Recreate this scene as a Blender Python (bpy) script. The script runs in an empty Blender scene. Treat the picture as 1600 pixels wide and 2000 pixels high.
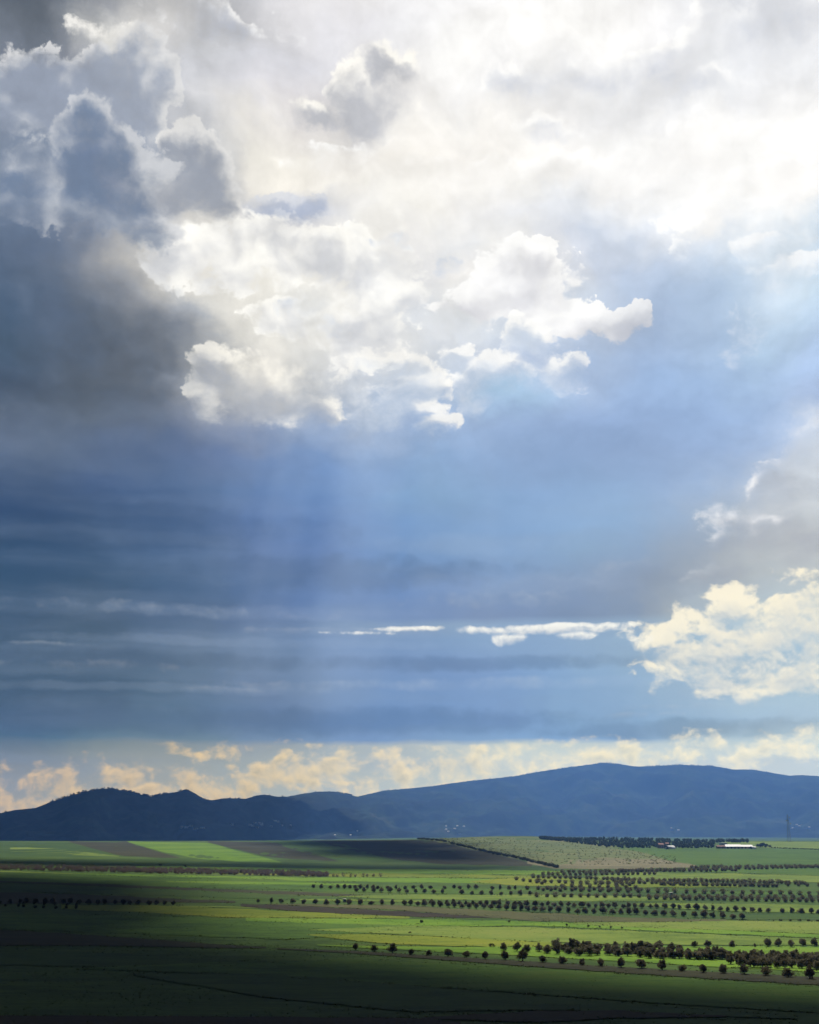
import bpy, bmesh, math, random
import numpy as np
from mathutils import Vector, noise as mnoise

random.seed(7)
rng = np.random.default_rng(7)
scene = bpy.context.scene
COL = scene.collection

# ------------------------------------------------------------------ camera
F_PX = 2333.0                      # focal length in pixels of a 1600 x 2000 frame (35 mm lens on a 24 mm wide frame)
PITCH = math.radians(15.0)
cam_data = bpy.data.cameras.new('camera')
cam_data.sensor_fit = 'HORIZONTAL'
cam_data.sensor_width = 24.0
cam_data.lens = 24.0 * F_PX / 1600.0
cam_data.clip_start = 0.5
cam_data.clip_end = 60000
cam = bpy.data.objects.new('camera', cam_data)
COL.objects.link(cam)
cam.location = (0, 0, 0)
cam.rotation_euler = (math.pi / 2 + PITCH, 0, 0)
scene.camera = cam

scene.view_settings.view_transform = 'Standard'
scene.view_settings.look = 'None'
scene.view_settings.gamma = 1.0
scene.view_settings.exposure = 0.7
scene.view_settings.use_curve_mapping = False
scene.cycles.use_denoising = True
scene.cycles.max_bounces = 4
scene.cycles.volume_bounces = 0
scene.cycles.use_adaptive_sampling = True
scene.cycles.adaptive_threshold = 0.02

CP, SP = math.cos(PITCH), math.sin(PITCH)
def pix_dir(x, y):
    """viewing direction of a point of the photograph (1600 x 2000), not normalised, forward component about 1"""
    a, b = (x - 800.0) / F_PX, (1000.0 - y) / F_PX
    return (a, CP - b * SP, SP + b * CP)
def azel(x, y):
    d = pix_dir(x, y)
    return (math.degrees(math.atan2(d[0], d[1])), math.degrees(math.atan2(d[2], math.hypot(d[0], d[1]))))
def azel_to_pix(az, el):
    a, e = math.radians(az), math.radians(el)
    d = (math.sin(a) * math.cos(e), math.cos(a) * math.cos(e), math.sin(e))
    f = d[1] * CP + d[2] * SP
    u = -d[1] * SP + d[2] * CP
    return (800 + F_PX * d[0] / f, 1000 - F_PX * u / f)

# ------------------------------------------------------------------ sun and sky
SUN_AZ, SUN_EL = math.radians(5.0), math.radians(60.0)
SUN_DIR = Vector((math.sin(SUN_AZ) * math.cos(SUN_EL), math.cos(SUN_AZ) * math.cos(SUN_EL), math.sin(SUN_EL)))
sun_data = bpy.data.lights.new('sun', 'SUN')
sun_data.energy = 5.0
sun_data.angle = math.radians(0.53)
sun_data.color = (1.0, 0.95, 0.86)
sun = bpy.data.objects.new('sun', sun_data)
COL.objects.link(sun)
sun.rotation_euler = SUN_DIR.to_track_quat('Z', 'Y').to_euler()

world = bpy.data.worlds.new('World')
scene.world = world
world.use_nodes = True
world.cycles.sampling_method = 'MANUAL'
world.cycles.sample_map_resolution = 256

HAZE_COLOR = (0.17, 0.41, 1.0)
HAZE_DENSITY = 0.00008
HAZE_AIR = [(.045, .09, .20), (.075, .16, .37), (.10, .22, .52)]     # glow of the air along the horizon, left, middle, right

def lin(h):
    c = [int(h[i:i + 2], 16) / 255.0 for i in (0, 2, 4)]
    return tuple(v / 12.92 if v <= 0.04045 else ((v + 0.055) / 1.055) ** 2.4 for v in c)

class G:
    """small wrapper that writes node arithmetic as expressions"""
    def __init__(self, tree): self.t = tree
    def node(self, kind, **kw):
        n = self.t.nodes.new(kind)
        for k, v in kw.items(): setattr(n, k, v)
        return n
    def put(self, sock, v):
        if isinstance(v, S): self.t.links.new(v.s, sock)
        elif v is not None: sock.default_value = v
    def math(self, op, a, b=None, c=None, clamp=False):
        n = self.node('ShaderNodeMath', operation=op, use_clamp=clamp)
        for i, v in enumerate((a, b, c)):
            if v is not None: self.put(n.inputs[i], v)
        return S(self, n.outputs[0])
    def vec(self, x, y, z=0.0):
        n = self.node('ShaderNodeCombineXYZ')
        for i, v in enumerate((x, y, z)): self.put(n.inputs[i], v)
        return S(self, n.outputs[0])
    def vmath(self, op, a, b=None, out=0):
        n = self.node('ShaderNodeVectorMath', operation=op)
        self.put(n.inputs[0], a)
        if b is not None:
            if op == 'SCALE': self.put(n.inputs['Scale'], b)
            else: self.put(n.inputs[1], b)
        return S(self, n.outputs[out])
    def sep(self, v):
        n = self.node('ShaderNodeSeparateXYZ'); self.put(n.inputs[0], v)
        return [S(self, o) for o in n.outputs]
    def noise(self, v, scale, detail=6.0, rough=0.55, lac=2.0, color=False, dim='2D', dist=0.0):
        n = self.node('ShaderNodeTexNoise', noise_dimensions=dim)
        self.put(n.inputs['Vector'], v)
        n.inputs['Scale'].default_value = scale
        n.inputs['Detail'].default_value = detail
        n.inputs['Roughness'].default_value = rough
        n.inputs['Lacunarity'].default_value = lac
        n.inputs['Distortion'].default_value = dist
        return S(self, n.outputs['Color' if color else 0])
    def ramp(self, f, stops, interp='LINEAR'):
        n = self.node('ShaderNodeValToRGB')
        r = n.color_ramp; r.interpolation = interp
        els = r.elements
        while len(els) < len(stops): els.new(0.5)
        for e, (p, c) in zip(els, stops):
            e.position = p
        for e, (p, c) in zip(els, stops):
            e.color = (c[0], c[1], c[2], 1) if hasattr(c, '__len__') else (c, c, c, 1)
        self.put(n.inputs[0], f)
        return S(self, n.outputs[0])
    def mix(self, f, a, b, mode='MIX'):
        n = self.node('ShaderNodeMix', data_type='RGBA', blend_type=mode)
        n.clamp_factor = True
        self.put(n.inputs[0], f); self.put(n.inputs[6], col4(a)); self.put(n.inputs[7], col4(b))
        return S(self, n.outputs[2])
    def step(self, v, lo, hi):
        n = self.node('ShaderNodeMapRange', interpolation_type='SMOOTHSTEP')
        self.put(n.inputs[0], v)
        n.inputs[1].default_value = lo; n.inputs[2].default_value = hi
        return S(self, n.outputs[0])
    def lstep(self, v, lo, hi, a=0.0, b=1.0):
        n = self.node('ShaderNodeMapRange'); n.clamp = True
        self.put(n.inputs[0], v)
        n.inputs[1].default_value = lo; n.inputs[2].default_value = hi
        n.inputs[3].default_value = a; n.inputs[4].default_value = b
        return S(self, n.outputs[0])
def col4(c):
    if isinstance(c, S) or c is None: return c
    return (c[0], c[1], c[2], 1.0)
class S:
    def __init__(self, g, s): self.g, self.s = g, s
    def __add__(self, o): return self.g.math('ADD', self, o)
    __radd__ = __add__
    def __sub__(self, o): return self.g.math('SUBTRACT', self, o)
    def __rsub__(self, o): return self.g.math('SUBTRACT', o, self)
    def __mul__(self, o): return self.g.math('MULTIPLY', self, o)
    __rmul__ = __mul__
    def __truediv__(self, o): return self.g.math('DIVIDE', self, o)

# broad tones of the cloud cover, read along the sky: one row per height, one colour per 100 steps across
SKY_ROWS = {
 -160:'48525f 545e6b 6b7481 8e96a2 9aa0aa b4b8c0 d0d2d8 dcdde2 d8dae0 e6e7ec eceef2 f4f5f8 eceef2 dcdfe8 b4bccc c0c8d6 d2d7e2',
 0:   '55606f 626c7a 959aa4 b9babd b0b2b8 c9cad0 e6e5e9 eeedf0 f0f0f4 f5f5f8 f8f8fb ffffff fdfdfe f2f3f7 c3cada c6ccdb f0f1f5',
 60:  '5c6776 838a95 dfdeda e6e4e2 c0c1c5 c4c6cc e2e2e8 e9e9f0 eeeff4 fafafc ffffff ffffff fbfbfd f4f4f8 cfd4e0 bfc7d8 d9dde8',
 120: '6c778a 8e95a3 b6b9bf c3c5ca c9ccd3 d9dbe4 dedfe8 e2e2e6 f4f4f6 ffffff f8f8fa eeeff3 f0f1f4 e4e6ed dadfe9 e4e7ef dde2ec',
 180: '7f8ba0 858fa4 a6adba bec2cb d8dae2 dfdfe6 e2e0e4 d8d8dc ecebec fafafb e8e9ed d6d9e1 dadde5 ccd1de d6dbe6 f2f3f7 fafafc',
 240: '8b97aa 8c97ac b4b9c3 b3b9c6 d9d9db efece6 e6e3e2 d3d3d6 f3f1ee fbf9f6 fbf9f6 f3f2f3 ecedf0 f3f4f7 fdfdfd ffffff ffffff',
 300: '8290a5 7a8aa2 8092b2 b0b7c4 b8bcc4 f9f6ee f5f2ec eeebe8 f5f2ed fbf8f4 fdfbf8 fdfbf8 ffffff fbfafa fafafa ffffff ffffff',
 360: '8795ab 8291a8 7788a6 a8b0c0 a3a9b6 f2eee6 f2efe9 f5f3ef f5f3ef f8f6f3 f5f4f2 eef0f4 f6f6f8 fafafb fdfdfd fefefe ffffff',
 420: '71829b 75849c 8b95a8 b9bcc4 d9d7d3 c3cada aab6d2 e9e9ea f8f6f0 ecebea e6e8ee d4dcea cfd9e8 eaeef5 f8f9fb fcfcfd fdfdfd',
 480: '62748e 6c7c95 8f97a5 d6d4d0 f8f5ee faf7f0 e8e8ea f8f6f0 eeeded e2e5ea f6f5f3 d5dbe8 c0cde2 d4deee dbe6f4 e4edf6 c3daf0',
 540: '576a84 67778e 7e8797 b5b5b6 f2efe8 f9f7f0 f0eee8 fbf9f4 e2e4e9 f8f6f3 f2f1f1 e4e7ee bccbe3 c3d4ec c5d8ee d8e6f4 cce0f2',
 600: '50657f 62728a 707b8b 8a919d c6c8ca f0eee8 dadde0 fbf9f4 d9dfe9 eff0ef e0e6ee d0dbea c6d6ec c0d4f0 bcd3ee c6dcf2 bed4ec',
 660: '4f6379 5c6b7f 646f80 6f7988 8f97a4 e8e6e0 e2e2e0 f8f6f0 dfe2e6 dde2ea d2dcea c4d3ea bccce4 b8cfef bdd4f0 c3dcf4 b6cdec',
 720: '4c5d74 566376 596473 656f7f a9aeb4 efece6 d0d2d4 d6dae0 c6d0de c4d0e2 bfcde6 b6c8e4 b0c8ea b4cef2 b9d3f4 bcd6f4 b0c8ea',
 780: '566477 5a687b 5f6b7c 6c7685 a8adb6 c6c9ce b0b8c6 b4c0d2 b0c2dc b0c4e0 accdea a8bfe2 a8c2e8 accaf2 b0cdf3 b0cbef a8c0e8',
 840: '62718a 64738a 64748b 6b7b94 7a8bab 8496b6 94a9ca a0b6d8 a2b9dc a0bae0 9fbae2 9cb8e2 9fbce8 a3c0ec a5c1ec a5bee6 d0dbea',
 900: '5a6c88 546886 526990 587098 6079a6 6785b6 7596c8 80a2d4 8badda 8cafde 8fb0de 92b2e0 98b6e4 9cb8e4 9db8e2 bccbe4 e4e9f2',
 960: '35507a 3a557f 435f8c 4a6794 54729f 5c7eb4 6a90ca 769fd8 81a8d8 86abd8 88acdc 8eb0de 92b4e0 96b3e0 a2b7da bcc4d6 dadee6',
 1020:'2d4668 334d73 3c587f 44628f 4c6b9c 5476b0 5d83c0 6d98d6 76a0d8 7ea4d6 84a8d8 8cafdc 8fb0da 98b2d6 aab6ca c6c8d0 d4d4d8',
 1080:'33506f 365172 3c5778 43618a 4a6894 5271a8 5a7dba 6890cc 7199d0 7b9fd0 84a5d2 8caace 8fa8cc 9ba8be a8aebc b8bac0 b8bac0',
 1140:'314e6c 365272 3c5776 426084 496790 5271a2 5a7ab0 688cc6 7094cc 7898cc 7e9ac6 8299c0 8a9ab8 8c98ae b0b4ba c0c6cc cfd3d4',
 1206:'405874 455c77 4a607b 50688a 566e92 5c75a0 647fae 6c8abc 7290c4 7792c2 7990bc 7a8fb4 8295b4 a0a8b4 b8c6d4 b8c8d4 b8c8d4',
 1220:'415975 465d78 4a607b 50698a 587092 6078a0 6882ac 7894bc 84a0c8 8cA8cc 90acd0 90aed2 98b4d2 a0bad4 a8c2d8 a8c2d8 a8c2d8',
 1250:'48607c 4c647e 506884 566f90 5e7698 6680a6 6c88b2 7492c0 7a9ac8 80a2ce 84a6d0 8aaad2 94b2d2 a0bcd6 a8c2d8 a8c4da a8c4da',
 1300:'4a637f 4c6682 506a88 56708f 5e7898 6681a8 6c89b4 7090c2 7495c8 7898ca 7e9fce 84a5d0 90aece 9cb6d0 a4bed4 a8c2d8 a8c2d8',
 1360:'476180 4a6484 4e6888 54708f 5e7a9e 6680aa 6b88b4 6e90c2 7093c6 7698ca 7a9ccb 84a6cf 88a9d0 94b2d2 a0b8d2 a8c0d4 acc4d6',
 1410:'445e7e 486282 4d6787 50708f 55749c 5c7caa 6283b4 698dc2 6d91c6 7396c8 799acb 82a5ce 86a8d0 8daed2 98b6d4 a4bed8 aec4da',
 1444:'4c6580 546f84 607888 6a7f90 6f8496 6f86a4 6e8ab0 7490bc 7c98c0 809ec4 82a2ca 84a4cc 88a6cc 94aecc a8bccc b4c6d2 c0d0d8',
 1456:'5a7082 667a88 70848e 788a94 7e909c 8092a4 90a0aa a8b4b8 b0bcc0 b8c4c8 bccacc c0ced0 c4d0d4 c4d2d6 c8d4d8 ccd8dc d0dce0',
 1500:'6f7c82 7a8588 848f92 8c9698 94a0a2 98a6aa a0adb2 a8b4b8 b0bcc0 b8c4c8 c0ccd0 c6d0d4 c8d4d8 c4d2dc c8d6de ccd8e0 ccdae4',
 1550:'8f9088 8f9490 949a98 9ca2a0 a2a8a8 a8b0b0 a8b4b8 b0bcc0 b4c0c4 bccacc c4ced0 c8d2d4 c8d4d8 c8d4dc c8d6de ccd8e0 ccdae4',
 1640:'a09888 a09a90 a4a49c a8aaa8 acb0b0 b0b8b8 b4bec0 b8c4c8 bcc8cc c0ccd0 c6d0d4 c8d2d4 c8d4d8 c8d4dc c8d6de ccd8e0 ccdae4',
}
SKY_Y = sorted(SKY_ROWS)
SKY_G0 = np.array([[lin(c.lower()) for c in SKY_ROWS[y].split()] for y in SKY_Y])
SKY_G = SKY_G0.copy()
for _i, _y in enumerate(SKY_Y):                 # rain-grey veil over the middle sky
    _k = 0.15 * min(1.0, max(0.0, (_y - 780) / 120.0)) * (1.0 if _y < 1440 else 0.4)
    _l = SKY_G0[_i] @ np.array([.25, .6, .15])
    SKY_G[_i] = SKY_G0[_i] * (1 - _k) + _k * _l[:, None] * np.array([.97, 1.0, 1.06])
    _m = min(1.0, max(0.0, (_y - 860) / 80.0))
    SKY_G[_i] *= np.array([1 - .02 * _m, 1 + .015 * _m, 1.0])
    if -1 < _y < 430: SKY_G[_i] = SKY_G[_i] * (1 - .4 * np.linspace(-.6, 1.2, 17).clip(0, 1))[:, None] + .42 * np.linspace(-.6, 1.2, 17).clip(0, 1)[:, None]
    if _y > 1446:                               # warm glow low over the hills
        SKY_G[_i] = SKY_G[_i] * .78 + .22 * np.linspace(lin('b89c74'), lin('f2e8d0'), 17)
def sky_tone(x, y):
    y = min(max(y, SKY_Y[0]), SKY_Y[-1]); x = min(max(x, 0), 1600)
    j = min(int(x // 100), 15); fx = x / 100 - j
    i = max(k for k in range(len(SKY_Y)) if SKY_Y[k] <= y); i = min(i, len(SKY_Y) - 2)
    fy = (y - SKY_Y[i]) / (SKY_Y[i + 1] - SKY_Y[i])
    a = SKY_G[i, j] * (1 - fx) + SKY_G[i, j + 1] * fx
    b = SKY_G[i + 1, j] * (1 - fx) + SKY_G[i + 1, j + 1] * fx
    return a * (1 - fy) + b * fy
def build_sky():
    nt = world.node_tree; nt.nodes.clear()
    g = G(nt)
    tc = g.node('ShaderNodeTexCoord')
    d = S(g, tc.outputs['Generated'])
    dx, dy, dz = g.sep(g.vmath('NORMALIZE', d))
    DEG = 57.29578
    az = g.math('ARCTAN2', dx, dy) * DEG
    el = g.math('ARCSINE', dz) * DEG
    elp = g.math('MAXIMUM', el, -1.5)
    # cloud texture coordinates: flattened towards the horizon as a cloud deck is
    q = el + 9.0 * g.math('LOGARITHM', elp + 4.0, math.e)
    pq = g.vec(az, q)
    wn = g.noise(pq, 0.17, 8, 0.58, color=True)
    wx, wy, wz = g.sep(wn)
    wx, wy = wx - 0.5, wy - 0.5
    sx, sy = azel(960, -700)
    tox, toy = sx - az, sy - el
    ln = g.math('SQRT', tox * tox + toy * toy + 4.0)
    tox, toy = tox / ln, toy / ln
    def billow(ox, oy, detail):
        v = g.vec(az + 2.4 * wx + ox, q + 2.4 * wy + oy)
        n = g.noise(v, 0.30, detail, 0.6)
        vo = g.node('ShaderNodeTexVoronoi', voronoi_dimensions='2D', feature='SMOOTH_F1', normalize=True)
        g.put(vo.inputs['Vector'], v)
        vo.inputs['Scale'].default_value = 0.62; vo.inputs['Detail'].default_value = 3.0
        vo.inputs['Roughness'].default_value = 0.6; vo.inputs['Lacunarity'].default_value = 2.3
        vo.inputs['Smoothness'].default_value = 0.35
        return n * 0.72 + (0.62 - S(g, vo.outputs['Distance'])) * 0.55
    f1 = billow(0.0, 0.0, 10)
    f1s = billow(tox * 0.45, toy * 0.45, 6)         # the same billows a little nearer the sun, for lit and shaded sides
    vl = g.vec(az + 2.0 * wx, q + 2.0 * wy)
    vl2 = g.vec(az + 2.0 * wx + tox * 1.1, q + 2.0 * wy + toy * 1.1)
    swell = g.noise(vl, 0.26, 3, 0.5) - g.noise(vl2, 0.26, 3, 0.5)      # the same at the size of whole heaps
    relief = (f1 - f1s) * 0.45 + swell * 1.0
    wisp = g.step(wz, 0.42, 0.66)                   # where outlines fray
    hi = g.step(el, 12.0, 21.0)                 # 0 in the layered lower sky, 1 in the heaped upper sky

    # ---- broad tones
    amp = g.lstep(hi, 0, 1, 0.5, 4.4)
    ampx = g.lstep(hi, 0, 1, 5.0, 4.4)
    bx, be = az + wx * ampx, el + wy * amp
    AZ0, AZ1, NS = -20.5, 20.5, 32
    rx = g.lstep(bx, AZ0, AZ1)
    els = [azel(800, y)[1] for y in SKY_Y] 
    base = None
    for i, e in enumerate(els):
        stops = []
        for k in range(NS):
            a = AZ0 + (AZ1 - AZ0) * k / (NS - 1)
            X, Y = azel_to_pix(a, e)
            stops.append((k / (NS - 1), tuple(sky_tone(X, Y))))
        r = g.ramp(rx, stops, 'EASE')
        base = r if base is None else g.mix(g.lstep(be, els[i - 1], e), base, r)
    colr = base

    # one soft ellipse joined to those before it, kept as a node group
    eg = bpy.data.node_groups.new('soft ellipse', 'ShaderNodeTree')
    for nm_ in ('before', 'x', 'y', 'cx', 'cy', 'sx', 'sy', 'weight'):
        eg.interface.new_socket(nm_, in_out='INPUT', socket_type='NodeSocketFloat')
    eg.interface.new_socket('value', in_out='OUTPUT', socket_type='NodeSocketFloat')
    e_ = G(eg)
    gi = [S(e_, o_) for o_ in e_.node('NodeGroupInput').outputs]
    u_ = (gi[1] - gi[3]) * gi[5]; v_ = (gi[2] - gi[4]) * gi[6]
    r_ = 1.0 - e_.math('MULTIPLY_ADD', u_, u_, v_ * v_)
    go = e_.node('NodeGroupOutput')
    e_.put(go.inputs[0], e_.math('SMOOTH_MAX', gi[0], r_ * gi[7], 0.25))
    def blobs(lst, vx, vy):
        """union of soft ellipses given as centre and radii on the sky chart, weight 1 at the centre, 0 at the rim"""
        out = -20.0
        for b in lst:
            cx, cy, rx_, ry_ = b[:4]
            w = b[4] if len(b) > 4 else 1.0
            a, e = azel(cx, cy)
            k = F_PX * math.pi / 180
            n = g.node('ShaderNodeGroup', node_tree=eg)
            for i_, val in enumerate((out, vx, vy, a, e, k * math.cos(math.radians(e)) / (rx_ * math.cos(math.radians(a))), k / ry_, w)):
                g.put(n.inputs[i_], val)
            out = S(g, n.outputs[0])
        return out
    strat = g.noise(g.vec(az * 0.07 + wx * 0.45, el * 0.62 + wy * 0.6), 1.1, 4, 0.5)     # long level streaks
    strat = g.step(strat, 0.3, 0.72)
    colr = g.mix(strat * g.lstep(hi, 0, 1, 0.5, 0.0), colr, g.mix(0.5, g.vmath('SCALE', colr, 1.12), lin('8294ac')))
    wbx, wby = az + wx * 3.4, el + wy * 3.4     # outlines are bent by the same turbulence
    def layer(c, lst, edge, inner, amp_n=2.4, thr=0.25, soft=0.18, depth=0.9, opacity=1.0, rel=1.6, off=0.9):
        s = blobs(lst, wbx, wby)
        s2 = blobs(lst, wbx + tox * off, wby + toy * off)
        nn = f1 - 0.5
        dens = g.math('MULTIPLY_ADD', nn, amp_n, s) - thr
        shade = g.step(g.math('MULTIPLY_ADD', relief, -rel, g.math('MULTIPLY_ADD', nn, amp_n * 0.5, s2)) - thr, -0.1, depth)
        cov = g.step(dens / (g.math('MULTIPLY_ADD', shade, soft * 2.5, soft * 0.8) + wisp * (soft * 2.5)), 0.0, 1.0) * opacity
        return g.mix(cov, c, g.mix(shade, edge, inner))

    # ---- heaped clouds, far to near
    # soft grey patches against the glare
    colr = layer(colr, [(1180, 140, 220, 56), (1340, 170, 140, 40), (1475, 45, 130, 66), (1010, 170, 80, 44), (430, 35, 150, 44), (1060, 245, 80, 30), (660, 215, 60, 30)],
                 lin('ffffff'), lin('b8c0d2'), 3.0, 0.3, 0.5, 0.9, 0.7, off=0.35)
    colr = layer(colr, [(180, 70, 70, 28), (240, 62, 40, 20)], lin('fffdf8'), lin('f0efeb'), 2.8, 0.3, 0.8, 1.0, 0.8)
    colr = layer(colr, [(720, 190, 100, 80), (737, 125, 46, 46), (625, 205, 60, 30), (790, 140, 40, 44)],
                 lin('fffdf8'), lin('bcbfc8'), 2.4, 0.15, 0.25, 0.7, 0.95, off=0.5)
    colr = layer(colr, [(900, 330, 130, 40), (1120, 330, 160, 50), (1350, 300, 160, 60), (640, 300, 100, 46), (1520, 360, 120, 40), (1400, 420, 120, 40)],
                 lin('ffffff'), lin('f1f0ef'), 3.4, 0.2, 0.5, 0.9, 0.85, off=0.4)
    # the tower behind
    colr = layer(colr, [(265, 230, 95, 150), (235, 130, 70, 60), (325, 210, 38, 80), (90, 190, 150, 100), (200, 180, 90, 80)],
                 lin('dcdddf'), lin('9aa4b6'), 2.2, 0.12, 0.18, 0.7, 0.85, off=0.3)
    # bright broken cloud of the middle
    colr = layer(colr, [(520, 500, 160, 84), (640, 520, 64, 64), (430, 470, 96, 54), (740, 560, 110, 120), (700, 660, 84, 74), (560, 620, 84, 50), (350, 490, 60, 50)],
                 lin('fffefa'), lin('d2d5dc'), 3.4, 0.15, 0.25, 1.5, 0.9, rel=3.0, off=0.35)
    colr = layer(colr, [(600, 425, 50, 46), (540, 400, 60, 34), (620, 400, 40, 30)], lin('d4d9e4'), lin('acb8d0'), 3.6, 0.3, 0.3, 0.6, 0.7, off=0.3)
    colr = layer(colr, [(590, 600, 60, 26), (650, 640, 40, 30), (860, 520, 40, 40), (880, 610, 60, 18), (770, 480, 50, 20)], lin('d4dbe6'), lin('b4c2da'), 3.4, 0.4, 0.4, 0.6, 0.75, off=0.3)
    colr = layer(colr, [(1010, 560, 124, 80), (1035, 505, 50, 38), (930, 590, 80, 42), (1110, 622, 110, 48), (1215, 622, 66, 46), (880, 605, 54, 22)],
                 lin('ffffff'), lin('dfe0e6'), 2.8, 0.2, 0.15, 1.2, off=0.6)
    colr = layer(colr, [(1030, 665, 44, 48), (960, 740, 100, 60), (1080, 725, 70, 50, .8), (890, 690, 50, 28), (930, 790, 44, 44, .8)],
                 lin('fbfbfa'), lin('ccd6e4'), 3.6, 0.25, 0.45, 0.8, 0.88, off=0.5)
    colr = layer(colr, [(800, 760, 66, 86), (850, 845, 50, 30), (820, 800, 44, 44), (770, 700, 64, 34), (880, 840, 30, 28, .8), (720, 770, 60, 60, .6)],
                 lin('f8f7f4'), lin('c6d0de'), 3.8, 0.25, 0.5, 0.8, 0.85, off=0.5)
    colr = layer(colr, [(1520, 520, 110, 24), (1465, 490, 44, 28), (1320, 470, 28, 32, .8), (1450, 660, 40, 90, .6)],
                 lin('fafcff'), lin('e6eef8'), 3.2, 0.3, 0.4, 1.0, 0.85, off=0.3)
    # near dark cumulus of the left with its bright rims
    colr = layer(colr, [(395, 350, 60, 76), (360, 300, 44, 50), (425, 400, 40, 40), (330, 390, 64, 54)],
                 lin('dfdfdf'), lin('98a0af'), 2.6, 0.12, 0.25, 0.8, 0.88, off=0.35)
    colr = layer(colr, [(190, 350, 140, 110), (188, 268, 64, 60), (245, 285, 44, 46), (60, 350, 100, 70), (270, 380, 66, 66), (300, 440, 60, 50)],
                 lin('cdd0d6'), lin('72849f'), 2.6, 0.08, 0.3, 0.85, 0.85, off=0.38)
    colr = layer(colr, [(545, 765, 135, 80), (460, 725, 95, 70), (630, 785, 60, 60), (410, 770, 60, 50)],
                 lin('fbf8f0'), lin('aeb4c0'), 2.4, 0.15, 0.3, 1.0, 0.92, off=0.8)
    colr = layer(colr, [(80, 640, 350, 200), (330, 650, 120, 90), (280, 770, 160, 80), (120, 470, 230, 100)],
                 lin('a3abb8'), lin('506583'), 1.2, 0.1, 0.7, 0.9, 0.7, rel=0.8, off=0.6)
    # grey cloud bank of the right edge
    colr = layer(colr, [(1600, 880, 80, 80), (1565, 960, 130, 90), (1500, 1050, 150, 70), (1590, 1060, 120, 80), (1420, 1110, 90, 50)],
                 lin('f0f1f4'), lin('aaafba'), 2.8, 0.15, 0.7, 0.75, 0.9, off=0.35)
    colr = layer(colr, [(1270, 1130, 200, 60), (1120, 1150, 200, 44), (1380, 1110, 80, 60)], lin('a9b4c6'), lin('8795ae'), 1.6, 0.2, 0.9, 0.9, 0.6, off=0.4)

    # ---- low cream cumulus seen under the layers
    def small(ox, oy, det):
        v = g.vec(az + wx * 1.4 + ox, el * 1.3 + wy * 1.4 + oy)
        n = g.noise(v, 0.75, det, 0.54)
        vo = g.node('ShaderNodeTexVoronoi', voronoi_dimensions='2D', feature='SMOOTH_F1', normalize=True)
        g.put(vo.inputs['Vector'], v)
        vo.inputs['Scale'].default_value = 1.5; vo.inputs['Detail'].default_value = 2.0; vo.inputs['Smoothness'].default_value = 0.4
        return n * 0.85 + (0.6 - S(g, vo.outputs['Distance'])) * 0.3 - 0.02
    f2 = small(0.0, 0.0, 9)
    f2s = small(0.08, 0.25, 5)
    rel2 = f2 - f2s
    wbx, wby = az + wx * 2.6, el + wy * 1.3
    def low(c, lst, edge, inner, amp_n, thr, soft, depth, opacity=1.0, off=0.5, rel=2.6, bend=True):
        bx_, by_ = (wbx, wby) if bend else (az + wx * 1.2, el + wy * 0.35)
        s = blobs(lst, bx_, by_)
        s2 = blobs(lst, bx_ + 0.1, by_ + off)
        nn = f2 - 0.5
        dens = g.math('MULTIPLY_ADD', nn, amp_n, s) - thr
        shade = g.step(g.math('MULTIPLY_ADD', rel2, -rel, g.math('MULTIPLY_ADD', nn, amp_n * 0.4, s2)) - thr, 0.0, depth)
        cov = g.step(dens / g.math('MULTIPLY_ADD', shade, soft * 2.0, soft), 0.0, 1.0) * opacity
        return g.mix(cov, c, g.mix(shade, edge, inner))
    # sheets of slate cloud, one under the other, and the paler slits between them
    def sheet(c, lst, tone, gain_, op):
        m_ = blobs(lst, az + wx * 6.0, el + wy * 0.7)
        m_ = g.step(g.math('MULTIPLY_ADD', f2 - 0.5, 1.6, m_), 0.0, 1.0) * op
        return g.mix(m_, c, g.mix(0.3, g.vmath('SCALE', c, gain_), tone))
    colr = sheet(colr, [(200, 1020, 520, 60), (640, 1120, 460, 46), (250, 1290, 480, 22), (950, 1296, 420, 20), (700, 1408, 640, 32), (1330, 1424, 420, 24), (120, 1400, 420, 40)], lin('4a6284'), 0.80, 0.6)
    colr = sheet(colr, [(480, 1196, 460, 18), (1020, 1140, 300, 30), (480, 1256, 560, 13), (300, 1344, 460, 11), (1020, 1336, 420, 14), (900, 1060, 200, 26)], lin('9fb0c6'), 1.12, 0.42)
    colr = low(colr, [(1420, 1265, 180, 95), (1560, 1220, 120, 95), (1290, 1245, 100, 32), (1500, 1340, 170, 34), (1570, 1290, 90, 70), (1440, 1180, 80, 50), (1330, 1300, 110, 50, .8), (1590, 1150, 60, 50, .8)],
               lin('fff6de'), lin('c4ccd2'), 3.0, 0.12, 0.6, 1.6, 0.92, 0.8, 1.3)
    colr = low(colr, [(1060, 1229, 250, 14), (820, 1228, 120, 8, .8), (690, 1236, 110, 6, .6), (1000, 1246, 50, 18), (1130, 1240, 50, 14), (1240, 1245, 60, 24, .8)],
               lin('fffdf4'), lin('e8e6e0'), 2.2, 0.3, 0.6, 1.6, 0.9, 0.12, 1.5, False)
    colr = low(colr, [(680, 1234, 260, 12, .9), (70, 1256, 140, 7, .8), (440, 1346, 110, 9, .9), (640, 1340, 300, 14, .8), (950, 1334, 260, 16, .8), (1420, 1378, 220, 10, .8), (1250, 1396, 180, 8, .7), (300, 1190, 420, 20, .6), (1000, 1170, 300, 24, .6), (150, 1300, 300, 14, .6)],
               lin('c6cdd4'), lin('9fb0c4'), 2.2, 0.25, 1.4, 1.5, 0.42, 0.1, 1.0, False)
    cream = g.ramp(rx, [(0, lin('d9b888')), (0.3, lin('e4ca9e')), (0.6, lin('f4e6c4')), (1, lin('faf2da'))])
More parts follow.
